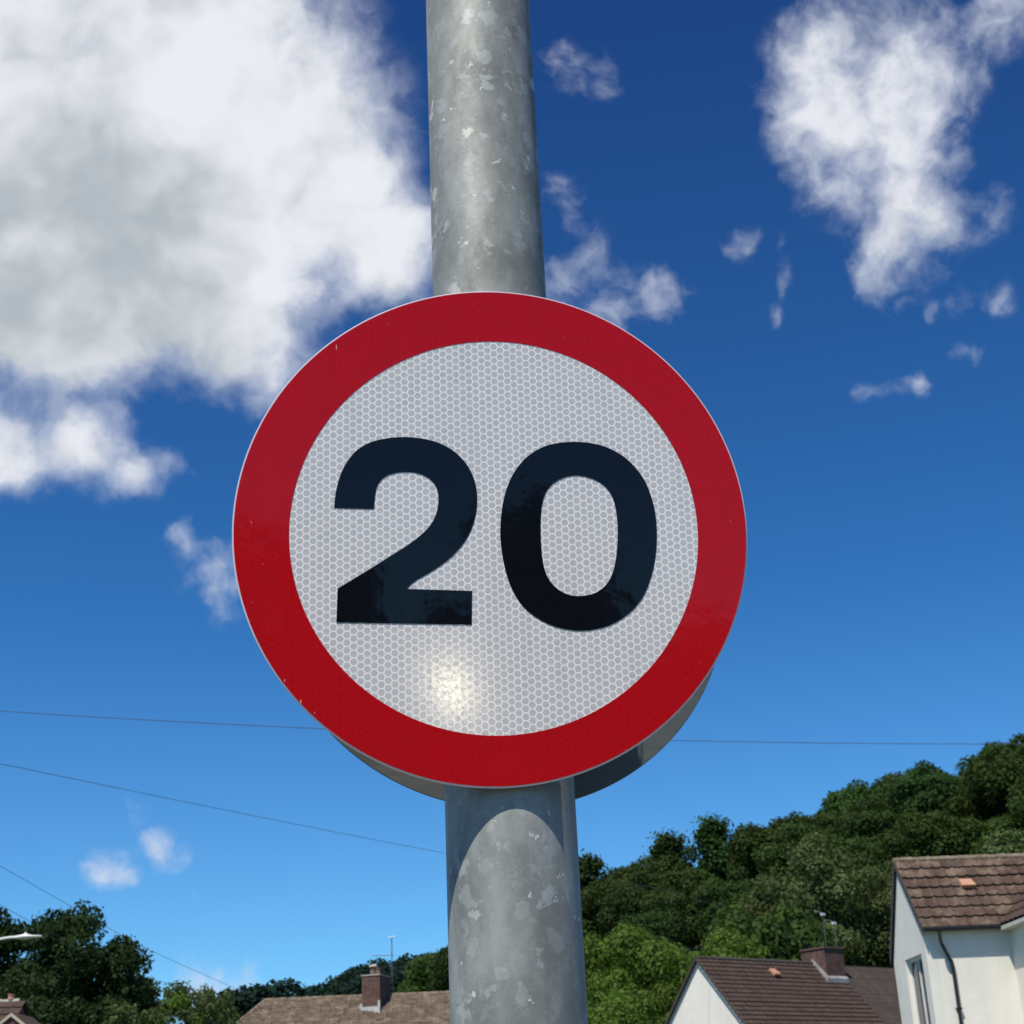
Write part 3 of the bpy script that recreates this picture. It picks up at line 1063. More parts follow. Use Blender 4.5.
m, t = material('brick')
co = objco(t)
br = t.node('ShaderNodeTexBrick')
cmb = t.node('ShaderNodeSeparateXYZ')
t.put(cmb.inputs[0], co)
cx = t.node('ShaderNodeCombineXYZ')
t.put(cx.inputs[0], t.math('ADD', cmb.outputs[0], cmb.outputs[1]))
t.put(cx.inputs[1], cmb.outputs[2])
t.put(br.inputs['Vector'], cx.outputs[0])
br.inputs['Color1'].default_value = (0.10, 0.045, 0.035, 1)
br.inputs['Color2'].default_value = (0.155, 0.07, 0.055, 1)
br.inputs['Mortar'].default_value = (0.16, 0.135, 0.12, 1)
br.inputs['Scale'].default_value = 1
br.inputs['Mortar Size'].default_value = .008
br.inputs['Brick Width'].default_value = .225
br.inputs['Row Height'].default_value = .075
base = t.mix(t.smooth(t.noise(co, 5, 5), .4, .75, 0, .6), br.outputs[0], (0.055, 0.035, 0.032))
principled(t, base, .9, 0, .2)
M['brick'] = m
simple('mortar', (0.30, 0.27, 0.22), (0.46, 0.42, 0.35), 12, .9)
simple('ridge_lichen', (0.13, 0.095, 0.07), (0.27, 0.22, 0.155), 7, .9)
simple('lead_white', (0.42, 0.41, 0.39), (0.58, 0.57, 0.55), 9, .7)
simple('lead_grey', (0.20, 0.20, 0.20), (0.36, 0.355, 0.345), 3, .65)
simple('black_plastic', (0.012, 0.012, 0.013), (0.02, 0.02, 0.021), 9, .4)
simple('dark_timber', (0.05, 0.038, 0.032), (0.085, 0.065, 0.055), 9, .75)
simple('white_upvc', (0.70, 0.70, 0.69), (0.78, 0.78, 0.77), 6, .35)
simple('cream_timber', (0.55, 0.53, 0.46), (0.66, 0.64, 0.57), 6, .6)
simple('terracotta', (0.42, 0.20, 0.125), (0.54, 0.29, 0.19), 9, .8)
simple('pot_clay', (0.16, 0.10, 0.07), (0.24, 0.15, 0.11), 9, .8)
simple('pot_cream', (0.45, 0.38, 0.27), (0.55, 0.47, 0.35), 9, .8)
simple('aerial_metal', (0.10, 0.105, 0.11), (0.17, 0.175, 0.18), 9, .5, .4)
simple('aerial_cap', (0.66, 0.66, 0.64), (0.75, 0.75, 0.73), 9, .5)
simple('lamp_grey', (0.66, 0.66, 0.64), (0.76, 0.76, 0.74), 9, .4)
m, t = material('window_glass')
principled(t, (0.02, 0.025, 0.03), .03, 0, .8)
M['glass'] = m


def tiled(name, O, a, d, L, Sl, mat, parent, course=.34, tw=.30, amp=.028, lip=.032, Lend=None, seg=6, off=0.0):
    """interlocking roof tiles: courses that overlap with a lip, rolls across; O top left corner, a along ridge, d down the slope
    off / Lend: start and end shift per metre of slope (hips, valleys)"""
    O, a, d = np.array(O, float), np.array(a, float), np.array(d, float)
    nrm = np.cross(d, a)
    nrm /= np.linalg.norm(nrm)
    if nrm[2] < 0:
        nrm = -nrm
    nx = max(int(L / tw * seg), 8)
    nc = max(int(round(Sl / course)), 1)
    course = Sl / nc
    vs, uvs, fs = [], [], []
    rowsn = []
    for c in range(nc):
        for (q, hgt) in ((0.0, 0.002), (0.5, lip * .5), (1.0, lip)):
            s = (c + q) * course
            x0, x1 = off * s, L + (Lend or 0) * s
            jit = rng.normal(0, .004)
            for i in range(nx + 1):
                u = x0 + (x1 - x0) * i / nx
                ph = u / tw
                fr = ph - math.floor(ph)
                wv = amp * (math.sin(math.pi * min(fr / .45, 1)) if fr < .45 else .12 * math.sin(math.pi * (fr - .45) / .55))
                tj = ((int(math.floor(ph)) * 73 + c * 151 + 17) * 7919 % 101 / 101 - .5) * .014 * q
                vs.append(O + a * u + d * (s + (q == 1.0) * (tj + .008)) + nrm * (hgt + wv + jit * q + .01))
                uvs.append((ph, c + q * .999))
            rowsn.append(len(vs) - nx - 1)
    for r in range(len(rowsn) - 1):
        A, Bq = rowsn[r], rowsn[r + 1]
        for i in range(nx):
            fs.append((A + i, A + i + 1, Bq + i + 1, Bq + i))
    o = mesh_obj(name, vs, fs, mat, parent, uvs=uvs)
    smooth_by_angle(o, 40)
    return o


def slab(name, P, thick, mat, parent):
    """flat polygon P with thickness downwards"""
    P = [np.array(p, float) for p in P]
    n = len(P)
    dn = np.array([0, 0, -thick])
    vs = P + [p + dn for p in P]
    fs = [tuple(range(n)), tuple(range(n, 2 * n))[::-1]] + [(i, i + n, (i + 1) % n + n, (i + 1) % n) for i in range(n)]
    return mesh_obj(name, vs, fs, mat, parent)


def wall_quad(mb, pts, thick_dir, th):
    pts = [np.array(p, float) for p in pts]
    td = np.array(thick_dir, float) * th
    n = len(pts)
    mb.add(pts + [p + td for p in pts], [tuple(range(n)), tuple(range(n, 2 * n))[::-1]] + [(i, i + n, (i + 1) % n + n, (i + 1) % n) for i in range(n)])


# ------------------------------------------------------------------ right house
# local frame: x along the ridge (to the right), -y towards the street front, z up; origin under the left end of the ridge
PHI = R(3.0)
A = at(896, 861, 35.734)
house = empty('white_house', (A[0], A[1], 0), PHI)
tag(house, 'tall white rendered house with brown tiled roof and black downpipe at the right edge', 'house')
RZ = A[2]


def local_h(px, py, plane, origin, phi):
    """hit of the view ray with a plane (n, d) of a house's local frame"""
    c, s = math.cos(phi), math.sin(phi)
    v = ray(px, py)
    o = CAM - np.array([origin[0], origin[1], 0])
    Rm = np.array([[c, s, 0], [-s, c, 0], [0, 0, 1]])
    v, o = Rm @ v, Rm @ o
    n = np.array(plane[0], float)
    k = (plane[1] - o @ n) / (v @ n)
    return o + v * k


def solve_eave(px, py, origin, phi, rz, guess_sign=-1):
    P = local_h(px, py, ((1, 0, 0), 0.0), origin, phi)       # in the gable plane x = 0
    return P[1], P[2]


ye, ze = solve_eave(925, 928, A, PHI, RZ)
yb, zb_ = solve_eave(893, 957, A, PHI, RZ)
W_F, H_F = -ye, RZ - ze
pitch = math.atan2(H_F, W_F)
dF = np.array([0, -math.cos(pitch), -math.sin(pitch)])
SLF = math.hypot(W_F, H_F)
LEN = 8.0
xc = local_h(1000, 929, ((0, 1, 0), ye + .12), A, PHI)[0]    # where the wing starts
print('right house: front', round(W_F, 2), round(H_F, 2), 'pitch', round(math.degrees(pitch), 1), 'rear', round(yb, 2), round(zb_, 2), 'corner', round(xc, 2))
WY = ye + .19              # front wall face, behind the eave
OV = .05                   # verge overhang
# walls: gable with window opening, front, rear
gt = .22                   # wall thickness
def gz(y):                 # underside of the roof above the gable
    return RZ - .10 - (H_F / W_F) * (-y) if y < 0 else RZ - .10 - (RZ - zb_) / yb * y
_w0, _w1 = local_h(921, 953, ((1, 0, 0), 0.0), A, PHI), local_h(905, 961, ((1, 0, 0), 0.0), A, PHI)
wy0, wy1 = _w0[1], min(_w1[1], yb - .35)
wz1 = (_w0[2] + _w1[2]) / 2
wz0 = wz1 - 2.2
wmb = MB()
for poly in ([(0, WY, -.2), (0, wy0, -.2), (0, wy0, gz(wy0)), (0, WY, gz(WY))],
             [(0, wy0, -.2), (0, wy1, -.2), (0, wy1, wz0), (0, wy0, wz0)],
             [(0, wy0, wz1), (0, wy1, wz1), (0, wy1, gz(wy1)), (0, wy0, gz(wy0))] if wy1 < 0 else [(0, wy0, wz1), (0, wy1, wz1), (0, wy1, gz(wy1)), (0, 0, gz(0)), (0, wy0, gz(wy0))],
             [(0, wy1, -.2), (0, yb, -.2), (0, yb, gz(yb)), (0, wy1, gz(wy1))] if wy1 >= 0 else [(0, wy1, -.2), (0, yb, -.2), (0, yb, gz(yb)), (0, 0, gz(0)), (0, wy1, gz(wy1))]):
    wall_quad(wmb, poly, (1, 0, 0), gt)
wall_quad(wmb, [(gt + .002, WY, -.2), (xc + .3, WY, -.2), (xc + .3, WY, ze - .06), (gt + .002, WY, ze - .06)], (0, 1, 0), gt)
wall_quad(wmb, [(gt + .002, yb - gt, -.2), (LEN, yb - gt, -.2), (LEN, yb - gt, zb_ - .05), (gt + .002, yb - gt, zb_ - .05)], (0, 1, 0), gt)
wmb.obj('wall', M['render'], house)
# window
win = MB()
fx = .10
for (y0, y1, z0, z1) in ((wy0, wy0 + .06, wz0, wz1), (wy1 - .06, wy1, wz0, wz1), (wy0 + .06, wy1 - .06, wz1 - .07, wz1), (wy0 + .06, wy1 - .06, wz0, wz0 + .06),
                         ((wy0 + wy1) / 2 - .035, (wy0 + wy1) / 2 + .035, wz0 + .06, wz1 - .07)):
    win.box((fx, y0, z0), (fx + .07, y1, z1))
wo = win.obj('window', M['white_upvc'], house)
MB().box((fx + .03, wy0 + .06, wz0 + .06), (fx + .04, wy1 - .06, wz1 - .07)).obj('pane', M['glass'], wo)
# roof: front slope with rolls, plain rear slope, ridge tiles
roof = tiled('roof', (-OV, 0, RZ), (1, 0, 0), dF, LEN + OV, SLF + .03, M['tile_brown'], house, course=(SLF + .03) / 7, tw=.245, amp=.032, lip=.045)
slab('rear_slope', [(-OV, .0, RZ), (LEN, 0, RZ), (LEN, yb + .06, zb_), (-OV, yb + .06, zb_)], .06, M['tile_grey'], roof)
slab('roof_underlay', [(-OV, 0, RZ - .01), (-OV, ye, ze - .01), (LEN, ye, ze - .01), (LEN, 0, RZ - .01)], .05, M['dark_timber'], roof)
k = 0
x = -OV - .02
rid = MB()
while x < LEN:
    rid.tube([(x, 0, RZ - .005), (x + .44, 0, RZ)], [.075, .083], 10)
    x += .45
o = rid.obj('ridge_tile', M['ridge_lichen'], roof)
smooth_by_angle(o)
# verge boards on the gable
mb = MB()
mb.hexa([(-OV - .02, ye, ze - .16), (-OV, ye, ze - .16), (-OV, 0, RZ - .16), (-OV - .02, 0, RZ - .16), (-OV - .02, ye, ze + .03), (-OV, ye, ze + .03), (-OV, 0, RZ + .03), (-OV - .02, 0, RZ + .03)])
mb.hexa([(-OV - .02, 0, RZ - .16), (-OV, 0, RZ - .16), (-OV, yb + .06, zb_ - .2), (-OV - .02, yb + .06, zb_ - .2), (-OV - .02, 0, RZ + .03), (-OV, 0, RZ + .03), (-OV, yb + .06, zb_ + .02), (-OV - .02, yb + .06, zb_ + .02)])
mb.obj('verge_board', M['dark_timber'], house)
# gutter and downpipe
mb = MB()
mb.tube([(-OV, ye - .05, ze - .03), (xc + .1, ye - .05, ze - .03)], .055, 12)
smooth_by_angle(mb.obj('gutter', M['black_plastic'], house))
px1 = local_h(939, 930, ((0, 1, 0), ye - .05), A, PHI)[0]
px2 = local_h(952, 962, ((0, 1, 0), WY - .05), A, PHI)
px3 = local_h(958, 1000, ((0, 1, 0), WY - .05), A, PHI)
pp = catmull([(px1, ye - .05, ze - .04), (px1, ye - .05, ze - .30), (px1 + .04, ye - .045, ze - .42), (px2[0] - .04, WY - .055, px2[2] + .06), (px2[0], WY - .05, px2[2] - .1), (px2[0], WY - .05, px2[2] - 1.2), (px2[0], WY - .05, 0.1)], 6, False)
mb = MB()
mb.tube(pp, .04, 12)
smooth_by_angle(mb.obj('downpipe', M['black_plastic'], house))
MB().box((px2[0] - .06, WY - .1, px2[2] - 1.0), (px2[0] + .06, WY + .01, px2[2] - .96)).obj('pipe_bracket', M['black_plastic'], house)
# terracotta vent tile in the roof
vx = local_h(960, 886, ((0, -math.sin(pitch), math.cos(pitch)), math.cos(pitch) * RZ), A, PHI)
u = math.hypot(vx[1], RZ - vx[2])
nF = np.array([0, -math.sin(pitch), math.cos(pitch)])
def on_roof(x, s, up):
    return np.array([x, 0, RZ]) + dF * s + nF * up
MB().hexa([on_roof(vx[0], u - .17, .03), on_roof(vx[0] + .30, u - .17, .03), on_roof(vx[0] + .32, u + .14, .05), on_roof(vx[0] - .02, u + .14, .05),
           on_roof(vx[0], u - .17, .06), on_roof(vx[0] + .30, u - .17, .06), on_roof(vx[0] + .32, u + .14, .15), on_roof(vx[0] - .02, u + .14, .15)]).obj('vent_tile', M['terracotta'], roof)
# wing that comes forward on the right
WL, WW = 3.0, 4.2          # reach and width
wall_x = xc + .22
wmb = MB()
wall_quad(wmb, [(wall_x, WY + .1, -.2), (wall_x, WY - WL, -.2), (wall_x, WY - WL, ze - .05), (wall_x, WY + .1, ze - .05)], (1, 0, 0), gt)
wp = math.tan(R(42))
xr = wall_x + WW / 2
zr = ze + .02 + (xr - xc) * wp
wall_quad(wmb, [(wall_x + gt + .002, WY - WL, -.2), (wall_x + WW, WY - WL, -.2), (wall_x + WW, WY - WL, ze - .05), (xr, WY - WL, zr - .25), (wall_x + gt + .002, WY - WL, ze - .05)], (0, 1, 0), gt)
wmb.obj('wing_wall', M['render'], house)
LS = math.hypot(xr - xc, zr - ze)
dW = np.array([-(xr - xc), 0, -(zr - ze)]) / LS
tiled('wing_roof', (xr, ye + LS * .75, zr), (0, -1, 0), dW, WL + LS * .75 + .3, LS, M['tile_dark'], house, off=.75 * .0)
slab('wing_soffit', [(xc - .02, WY + .05, ze - .05), (xc - .02, WY - WL - .2, ze - .05), (wall_x - .004, WY - WL - .2, ze - .05), (wall_x - .004, WY + .05, ze - .05)], .06, M['cream_timber'], house)
MB().box((xc - .045, WY - WL - .2, ze - .11), (xc - .022, WY - .12, ze - .03)).obj('fascia', M['cream_timber'], house)

# ------------------------------------------------------------------ middle house pair
PH2 = R(38.46)
A2 = at(698, 958, 55.54)
pair = empty('semi_detached_house', (A2[0], A2[1], 0), PH2)
tag(pair, 'white gabled house pair with dark brown roof, brick chimney and two thin roof aerials', 'house')
Z2_ = A2[2]
w2, h2 = 3.5, 3.97
L1, L2 = 7.25, 14.5
p2 = math.atan2(h2, w2)
d2 = np.array([0, -math.cos(p2), -math.sin(p2)])
S2 = math.hypot(w2, h2)
wm = MB()
wall_quad(wm, [(0, -w2 + .15, -.2), (0, w2 - .15, -.2), (0, w2 - .15, Z2_ - h2 + .12), (0, 0, Z2_ - .06), (0, -w2 + .15, Z2_ - h2 + .12)], (1, 0, 0), .25)
wall_quad(wm, [(.252, -w2 + .15, -.2), (L2, -w2 + .15, -.2), (L2, -w2 + .15, Z2_ - h2 - .02), (.252, -w2 + .15, Z2_ - h2 - .02)], (0, 1, 0), .25)
wall_quad(wm, [(.252, w2 - .4, -.2), (L2, w2 - .4, -.2), (L2, w2 - .4, Z2_ - h2 - .02), (.252, w2 - .4, Z2_ - h2 - .02)], (0, 1, 0), .25)
wm.obj('wall', M['render'], pair)
rf = tiled('roof', (-.12, 0, Z2_), (1, 0, 0), d2, L1 + .12, S2 + .1, M['tile_dark'], pair, course=.22, tw=.3, amp=.02, lip=.034)
slab('rear_slope', [(-.12, 0, Z2_), (L2, 0, Z2_), (L2, w2 + .1, Z2_ - h2 - .11), (-.12, w2 + .1, Z2_ - h2 - .11)], .06, M['tile_grey'], rf)
r2 = tiled('roof', (L1, 0, Z2_ - .05), (1, 0, 0), d2, L2 - L1, S2 + .1, M['tile_grey'], pair, course=.22, tw=.2, amp=.003, lip=.005, seg=3)
r2['label'] = 'plain weathered grey brown roof half'
mb = MB()
x = -.12
while x < L1 - .1:
    mb.tube([(x, 0, Z2_ + .0), (x + .44, 0, Z2_ + .006)], [.075, .085], 8)
    x += .45
smooth_by_angle(mb.obj('ridge_tile', M['dark_timber'], rf))
MB().hexa([(-.15, -w2 - .06, Z2_ - h2 - .15), (-.122, -w2 - .06, Z2_ - h2 - .15), (-.122, 0, Z2_ - .08), (-.15, 0, Z2_ - .08), (-.15, -w2 - .06, Z2_ - h2 - .04), (-.122, -w2 - .06, Z2_ - h2 - .04), (-.122, 0, Z2_ + .03), (-.15, 0, Z2_ + .03)]) \
    .hexa([(-.15, 0, Z2_ - .08), (-.122, 0, Z2_ - .08), (-.122, w2 + .06, Z2_ - h2 - .15), (-.15, w2 + .06, Z2_ - h2 - .15), (-.15, 0, Z2_ + .03), (-.122, 0, Z2_ + .03), (-.122, w2 + .06, Z2_ - h2 - .04), (-.15, w2 + .06, Z2_ - h2 - .04)]).obj('verge_board', M['dark_timber'], pair)
# low wide chimney on the party line
ch = MB().box((L1 - 1.15, -.62, Z2_ - .9), (L1 - .08, .55, Z2_ + .50)).obj('chimney', M['brick'], pair)
MB().box((L1 - 1.19, -.66, Z2_ + .502), (L1 - .04, .59, Z2_ + .57)).obj('capping', M['brick'], ch)
MB().hexa([(L1 - 1.20, -.72, Z2_ - .95), (L1 - .03, -.72, Z2_ - .95), (L1 - .03, -.622, Z2_ - .95), (L1 - 1.20, -.622, Z2_ - .95),
           (L1 - 1.20, -.72, Z2_ - .60), (L1 - .03, -.72, Z2_ - .60), (L1 - .03, -.622, Z2_ - .50), (L1 - 1.20, -.622, Z2_ - .50)]) \
    .hexa([(L1 - 1.24, -.72, Z2_ - .90), (L1 - 1.152, -.72, Z2_ - .90), (L1 - 1.152, .0, Z2_ - .10), (L1 - 1.24, 0, Z2_ - .10),
           (L1 - 1.24, -.72, Z2_ - .58), (L1 - 1.152, -.72, Z2_ - .58), (L1 - 1.152, .0, Z2_ + .16), (L1 - 1.24, 0, Z2_ + .16)]).obj('flashing', M['lead_grey'], ch)
for (ax_, ay_, top) in ((L1 - .62, -.30, 1.78), (L1 + .26, -.05, 1.52)):
    o = MB().tube([(ax_, ay_, Z2_ + (.57 if ax_ < L1 - .1 else -.15)), (ax_, ay_, Z2_ + top)], .016, 8).obj('aerial_mast', M['aerial_metal'], ch)
    MB().box((ax_ - .10, ay_ - .04, Z2_ + top), (ax_ + .10, ay_ + .04, Z2_ + top + .09)).tube([(ax_ - .5, ay_, Z2_ + top + .16), (ax_ - .1, ay_, Z2_ + top + .12)], .007, 6).obj('aerial_head', M['aerial_cap'], o)
n2v = np.array([0, -math.sin(p2), math.cos(p2)])
q = local_h(771, 974, (n2v, math.cos(p2) * Z2_), A2, PH2)
s0 = math.hypot(q[1], Z2_ - q[2])
R2 = lambda x, s, up: np.array([x, 0, Z2_]) + d2 * s + n2v * up
MB().hexa([R2(q[0], s0 - .18, .04), R2(q[0] + .28, s0 - .18, .04), R2(q[0] + .30, s0 + .16, .06), R2(q[0] - .02, s0 + .16, .06),
           R2(q[0], s0 - .18, .10), R2(q[0] + .28, s0 - .18, .10), R2(q[0] + .30, s0 + .16, .17), R2(q[0] - .02, s0 + .16, .17)]).obj('vent_tile', M['terracotta'], rf)

# ------------------------------------------------------------------ house with the tan hipped roof on the left
A3 = at(265, 1000, 59.7)
B3 = at(448, 993, 59.7)
ph3 = R(2.0)
tan = empty('hipped_house', (A3[0], A3[1], 0), ph3)
tag(tan, 'house with rough tan tiled roof, brick chimney and television aerial left of the pole', 'house')
z3 = A3[2]
RL = 9.0
w3, h3 = 3.9, 2.75
p3 = math.atan2(h3, w3)
d3 = np.array([0, -math.cos(p3), -math.sin(p3)])
S3 = math.hypot(w3, h3)
hip = 2.6
rf3 = tiled('roof', (0, 0, z3), (1, 0, 0), d3, RL, S3, M['tile_tan'], tan, course=.17, tw=.18, amp=.035, lip=.022, off=-hip / S3, Lend=hip / S3, seg=4)
slab('hip_slope', [(0, 0, z3), (-hip, -w3, z3 - h3), (-hip, w3, z3 - h3)], .05, M['tile_tan'], rf3)
slab('hip_slope', [(RL, 0, z3), (RL + hip, w3, z3 - h3), (RL + hip, -w3, z3 - h3)], .05, M['tile_tan'], rf3)
slab('rear_slope', [(0, 0, z3), (-hip, w3, z3 - h3), (RL + hip, w3, z3 - h3), (RL, 0, z3)], .05, M['tile_tan'], rf3)
mb = MB()
x = -.05
while x < RL:
    mb.tube([(x, 0, z3 - .005), (x + .42, 0, z3)], [.06, .07], 8)
    x += .45
for (ex, ey) in ((-hip, -w3), (RL + hip, -w3)):
    sx = 0 if ex < 0 else RL
    mb.tube([(sx, 0, z3 - .02), (ex, ey, z3 - h3 + .0)], .07, 8)
smooth_by_angle(mb.obj('ridge_tile', M['ridge_lichen'], rf3))
MB().box((-hip + .35, -w3 + .35, -.2), (RL + hip - .35, w3 - .35, z3 - h3 - .05)).obj('wall', M['render'], tan)
c0 = local_h(362, 1004, ((0, 1, 0), -.75), A3, ph3)
c1 = local_h(381, 1004, ((0, 1, 0), -.75), A3, ph3)
ct = local_h(372, 976, ((0, 1, 0), -.75), A3, ph3)[2]
cb = local_h(372, 1011, ((0, 1, 0), -.80), A3, ph3)[2]
TURN = R(-17)
ch3 = MB().box((c0[0], -.75, z3 - 1.2), (c1[0], .35, ct)).turn(c0[0], -.75, TURN).obj('chimney', M['brick'], tan)
MB().box((c0[0] - .03, -.78, ct + .002), (c1[0] + .03, .38, ct + .05)).turn(c0[0], -.75, TURN).obj('capping', M['mortar'], ch3)
MB().box((c0[0] - .08, -.86, cb - .25), (c1[0] + .04, -.752, cb + .15)).box((c0[0] - .06, -.80, cb + .152), (c0[0] + .02, -.752, cb + .27)).box((c1[0] - .06, -.80, cb + .152), (c1[0] + .02, -.752, cb + .36)).turn(c0[0], -.75, TURN).obj('flashing', M['lead_white'], ch3)
xm = (c0[0] + c1[0]) / 2
v, f = lathe([(.12, 0), (.11, .26), (.13, .27), (.13, .31)], 20)
o = mesh_obj('chimney_pot', [(a + xm + .05, b - .4, c + ct + .05) for a, b, c in v], f, M['pot_clay'], ch3)
v, f = lathe([(.17, .315), (.17, .35), (.07, .40), (.02, .41)], 20)
mesh_obj('pot_cap', [(a + xm + .05, b - .4, c + ct + .05) for a, b, c in v], f, M['pot_cream'], o)
v, f = lathe([(.12, 0), (.10, .28), (.12, .29), (.12, .33)], 20)
mesh_obj('chimney_pot', [(a + xm + .2, b + .1, c + ct + .05) for a, b, c in v], f, M['pot_clay'], ch3)
ma = local_h(392, 968, ((0, 1, 0), .2), A3, ph3)
mt = local_h(392.5, 938, ((0, 1, 0), .2), A3, ph3)[2]
mc = local_h(392, 955, ((0, 1, 0), .2), A3, ph3)[2]
ar = MB().tube([(ma[0], .2, ct - .5), (ma[0], .2, mt)], .02, 8).tube([(c1[0], .2, ct - .35), (ma[0], .2, ct - .35)], .02, 6).obj('tv_aerial', M['aerial_metal'], ch3)
mb = MB().tube([(ma[0] - .8, .2, mc), (ma[0] + .1, .2, mc)], .016, 6)
for kx in (-.75, -.6, -.45, -.3, -.15):
    mb.tube([(ma[0] + kx, .02, mc), (ma[0] + kx, .38, mc)], .01, 5)
mb.obj('aerial_boom', M['aerial_metal'], ar)
MB().tube([(ma[0] - .16, .2, mt + .02), (ma[0] + .16, .2, mt + .05)], .02, 6).obj('aerial_head', M['aerial_cap'], ar)

# ------------------------------------------------------------------ brick house at the bottom left corner
A4 = at(26, 1001, 40)
low = empty('brick_house', (A4[0], A4[1], 0), 0)
tag(low, 'dark brick house with a small front gable at the bottom left corner', 'house')
z4 = A4[2]
d4 = np.array([0, -math.cos(R(38)), -math.sin(R(38))])
tiled('roof', (-6.0, 0, z4), (1, 0, 0), d4, 6.0, 3.6, M['tile_dark'], low, course=.3)
slab('rear_slope', [(-6, 0, z4), (0, 0, z4), (0, 2.84, z4 - 2.22), (-6, 2.84, z4 - 2.22)], .05, M['tile_dark'], low)
wm = MB()
wall_quad(wm, [(-.08, -2.6, -.2), (-.08, 2.6, -.2), (-.08, 2.6, z4 - 2.1), (-.08, 0, z4 - .1), (-.08, -2.6, z4 - 2.1)], (-1, 0, 0), .25)
wall_quad(wm, [(-6, -2.6, -.2), (-.34, -2.6, -.2), (-.34, -2.6, z4 - 2.12), (-6, -2.6, z4 - 2.12)], (0, 1, 0), .25)
wm.obj('wall', M['brick'], low)
mb = MB()
x = -6.0
while x < -.3:
    mb.tube([(x, 0, z4 + .0), (x + .44, 0, z4 + .005)], [.06, .07], 8)
    x += .45
mb.obj('ridge_tile', M['mortar'], low)
xp = at(11, 1001, 40)[0] - A4[0]
v, f = lathe([(.085, 0), (.075, .10), (.09, .11), (.09, .13)], 16)
mesh_obj('chimney_pot', [(a + xp, b, c + z4 + .05) for a, b, c in v], f, M['terracotta'], low)
g0 = at(12, 1013, 38.2)
gx, gzz = g0[0] - A4[0], g0[2]
gy = 38.2 - A4[1]
gb = MB()
wall_quad(gb, [(gx - 1.4, gy, -.2), (gx + 1.4, gy, -.2), (gx + 1.4, gy, gzz - 1.15), (gx, gy, gzz - .06), (gx - 1.4, gy, gzz - 1.15)], (0, 1, 0), .2)
gb.obj('gable_wall', M['brick'], low)
for s in (-1, 1):
    MB().hexa([(gx, gy - .06, gzz - .08), (gx + s * 1.55, gy - .06, gzz - 1.28), (gx + s * 1.55, gy - .002, gzz - 1.28), (gx, gy - .002, gzz - .08),
               (gx, gy - .06, gzz), (gx + s * 1.55, gy - .06, gzz - 1.20), (gx + s * 1.55, gy - .002, gzz - 1.20), (gx, gy - .002, gzz)]).obj('barge_board', M['pot_cream'], low)
    slab('gable_roof', [(gx, gy, gzz + .02), (gx + s * 1.55, gy, gzz - 1.18), (gx + s * 1.55, gy + 1.6, gzz - 1.18), (gx, gy + 1.6, gzz + .02)], .05, M['tile_dark'], low)

# ------------------------------------------------------------------ street lamp
E1 = at(42, 937, 36)
E0 = at(-14, 940.5, 36)
lampo = empty('street_lamp', (E0[0], E0[1], 0))
tag(lampo, 'pale grey street lamp head on a short arm in front of the dark tree', 'street lamp')
dx = E1[0] - E0[0]
zl = E0[2]
MB().tube([(-.5, 0, -.2), (-.5, 0, 1.5), (-.5, 0, zl - .5), (-.46, 0, zl - .22), (-.36, 0, zl - .10)], [.09, .075, .055, .045, .04], 14).obj('column', M['lamp_grey'], lampo, True)
zt = E1[2]
MB().tube([(-.36, 0, zl - .10), (0, 0, zl - .03), (.55, 0, zt + .02), (.8, 0, zt + .025)], [.038, .035, .032, .032], 12).obj('arm', M['lamp_grey'], lampo, True)
vs, fs = [], []
prof = [(.0, .03, .035), (.10, .06, .06), (.30, .14, .085), (.45, .15, .085), (.60, .11, .05), (.80, .09, .04), (.90, .05, .03), (.92, .02, .01)]
hx = dx - .66
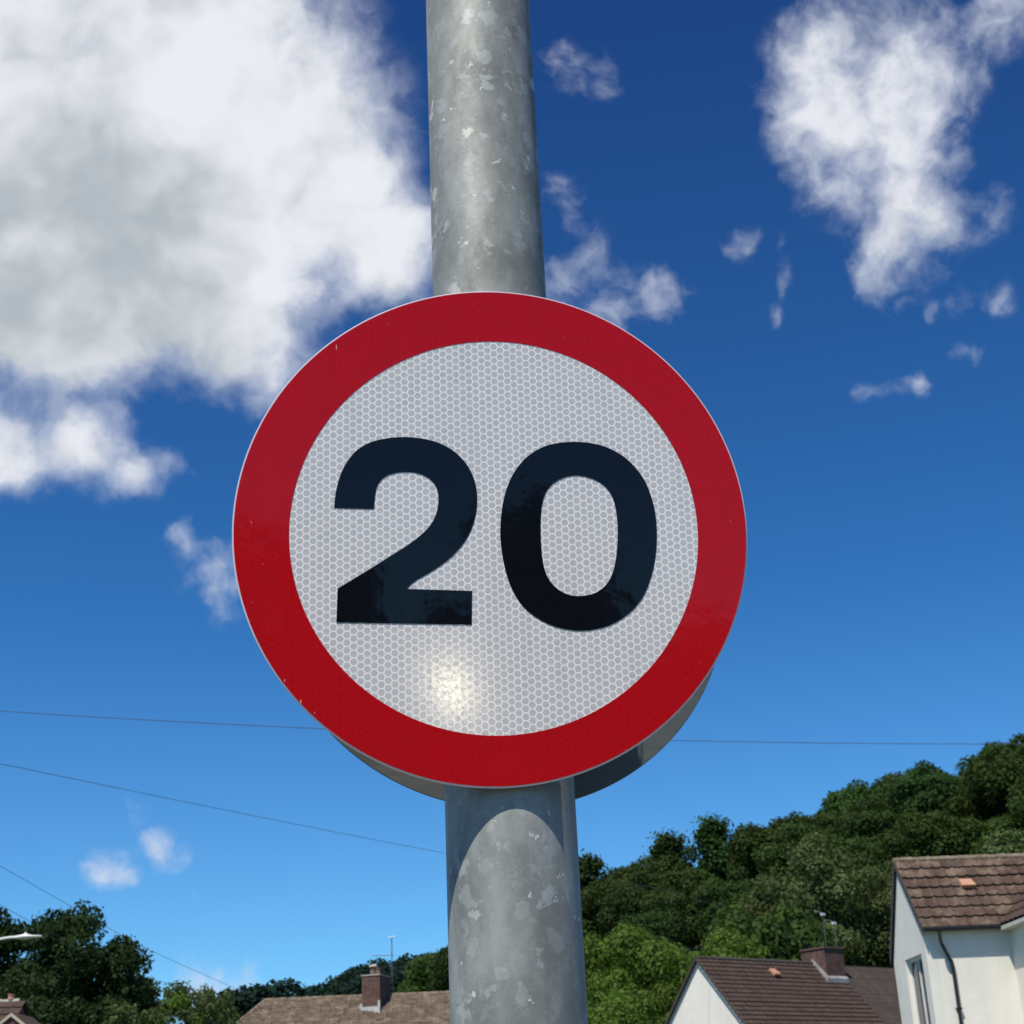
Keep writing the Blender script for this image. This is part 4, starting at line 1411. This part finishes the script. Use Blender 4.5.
for (x, hw, hh) in prof:
    for k in range(16):
        a = 2 * math.pi * k / 16
        vs.append((hx + x * .72, hw * math.cos(a), zt + .015 + hh * .8 * math.sin(a) * (1 if math.sin(a) > 0 else .8)))
for i in range(len(prof) - 1):
    for k in range(16):
        fs.append((i * 16 + k, i * 16 + (k + 1) % 16, (i + 1) * 16 + (k + 1) % 16, (i + 1) * 16 + k))
fs += [tuple(range(16))[::-1], tuple(range(len(vs) - 16, len(vs)))]
hd_ = mesh_obj('lamp_head', vs, fs, M['lamp_grey'], lampo, True)
MB().tube([(hx + .27, 0, zt + .06), (hx + .27, 0, zt + .115)], [.05, .035], 12).obj('photocell', M['lamp_grey'], hd_)

# ------------------------------------------------------------------ overhead wires
m, t = material('cable')
principled(t, t.mix(t.noise(objco(t), 3), (0.05, 0.056, 0.07), (0.07, 0.078, 0.095)), .7)
M['cable'] = m


def wire(px, Y0, Y1, r, label):
    """hang a cable through the given line of sight points, from distance Y0 to Y1"""
    n = len(px)
    xs = [p[0] for p in px]
    pts = []
    sm = catmull(px, 8, False)
    for q in sm:
        u = (q[0] - xs[0]) / (xs[-1] - xs[0])
        pts.append(at(q[0], q[1], Y0 + (Y1 - Y0) * u))
    o = MB().tube(pts, r, 6).obj('overhead_wire', M['cable'], None, True)
    return tag(o, label, 'wire', 'overhead telephone wires')


par = lambda x: 711 + .0655 * x - .0000325 * x * x
wire([(x, par(x)) for x in (-420, -200, 0, 200, 400, 600, 800, 1000, 1250, 1500)], 17, 22, .0042, 'nearly level overhead wire crossing behind the middle of the sign')
wire([(-420, 697), (-200, 730), (0, 764), (50, 774), (250, 815), (445, 853), (590, 876), (700, 900), (812, 948)], 17, 58, .0062, 'sloping overhead wire that meets the pole below the sign')
wire([(-320, 690), (-120, 800), (0, 866), (65, 903), (140, 945), (225, 984), (262, 1000)], 20, 60, .0068, 'steep overhead wire coming down past the large left tree')
wire([(-320, 740), (-120, 840), (0, 905), (65, 940), (140, 976), (262, 1002)], 20, 60, .0068, 'lowest overhead wire going down behind the large left tree')
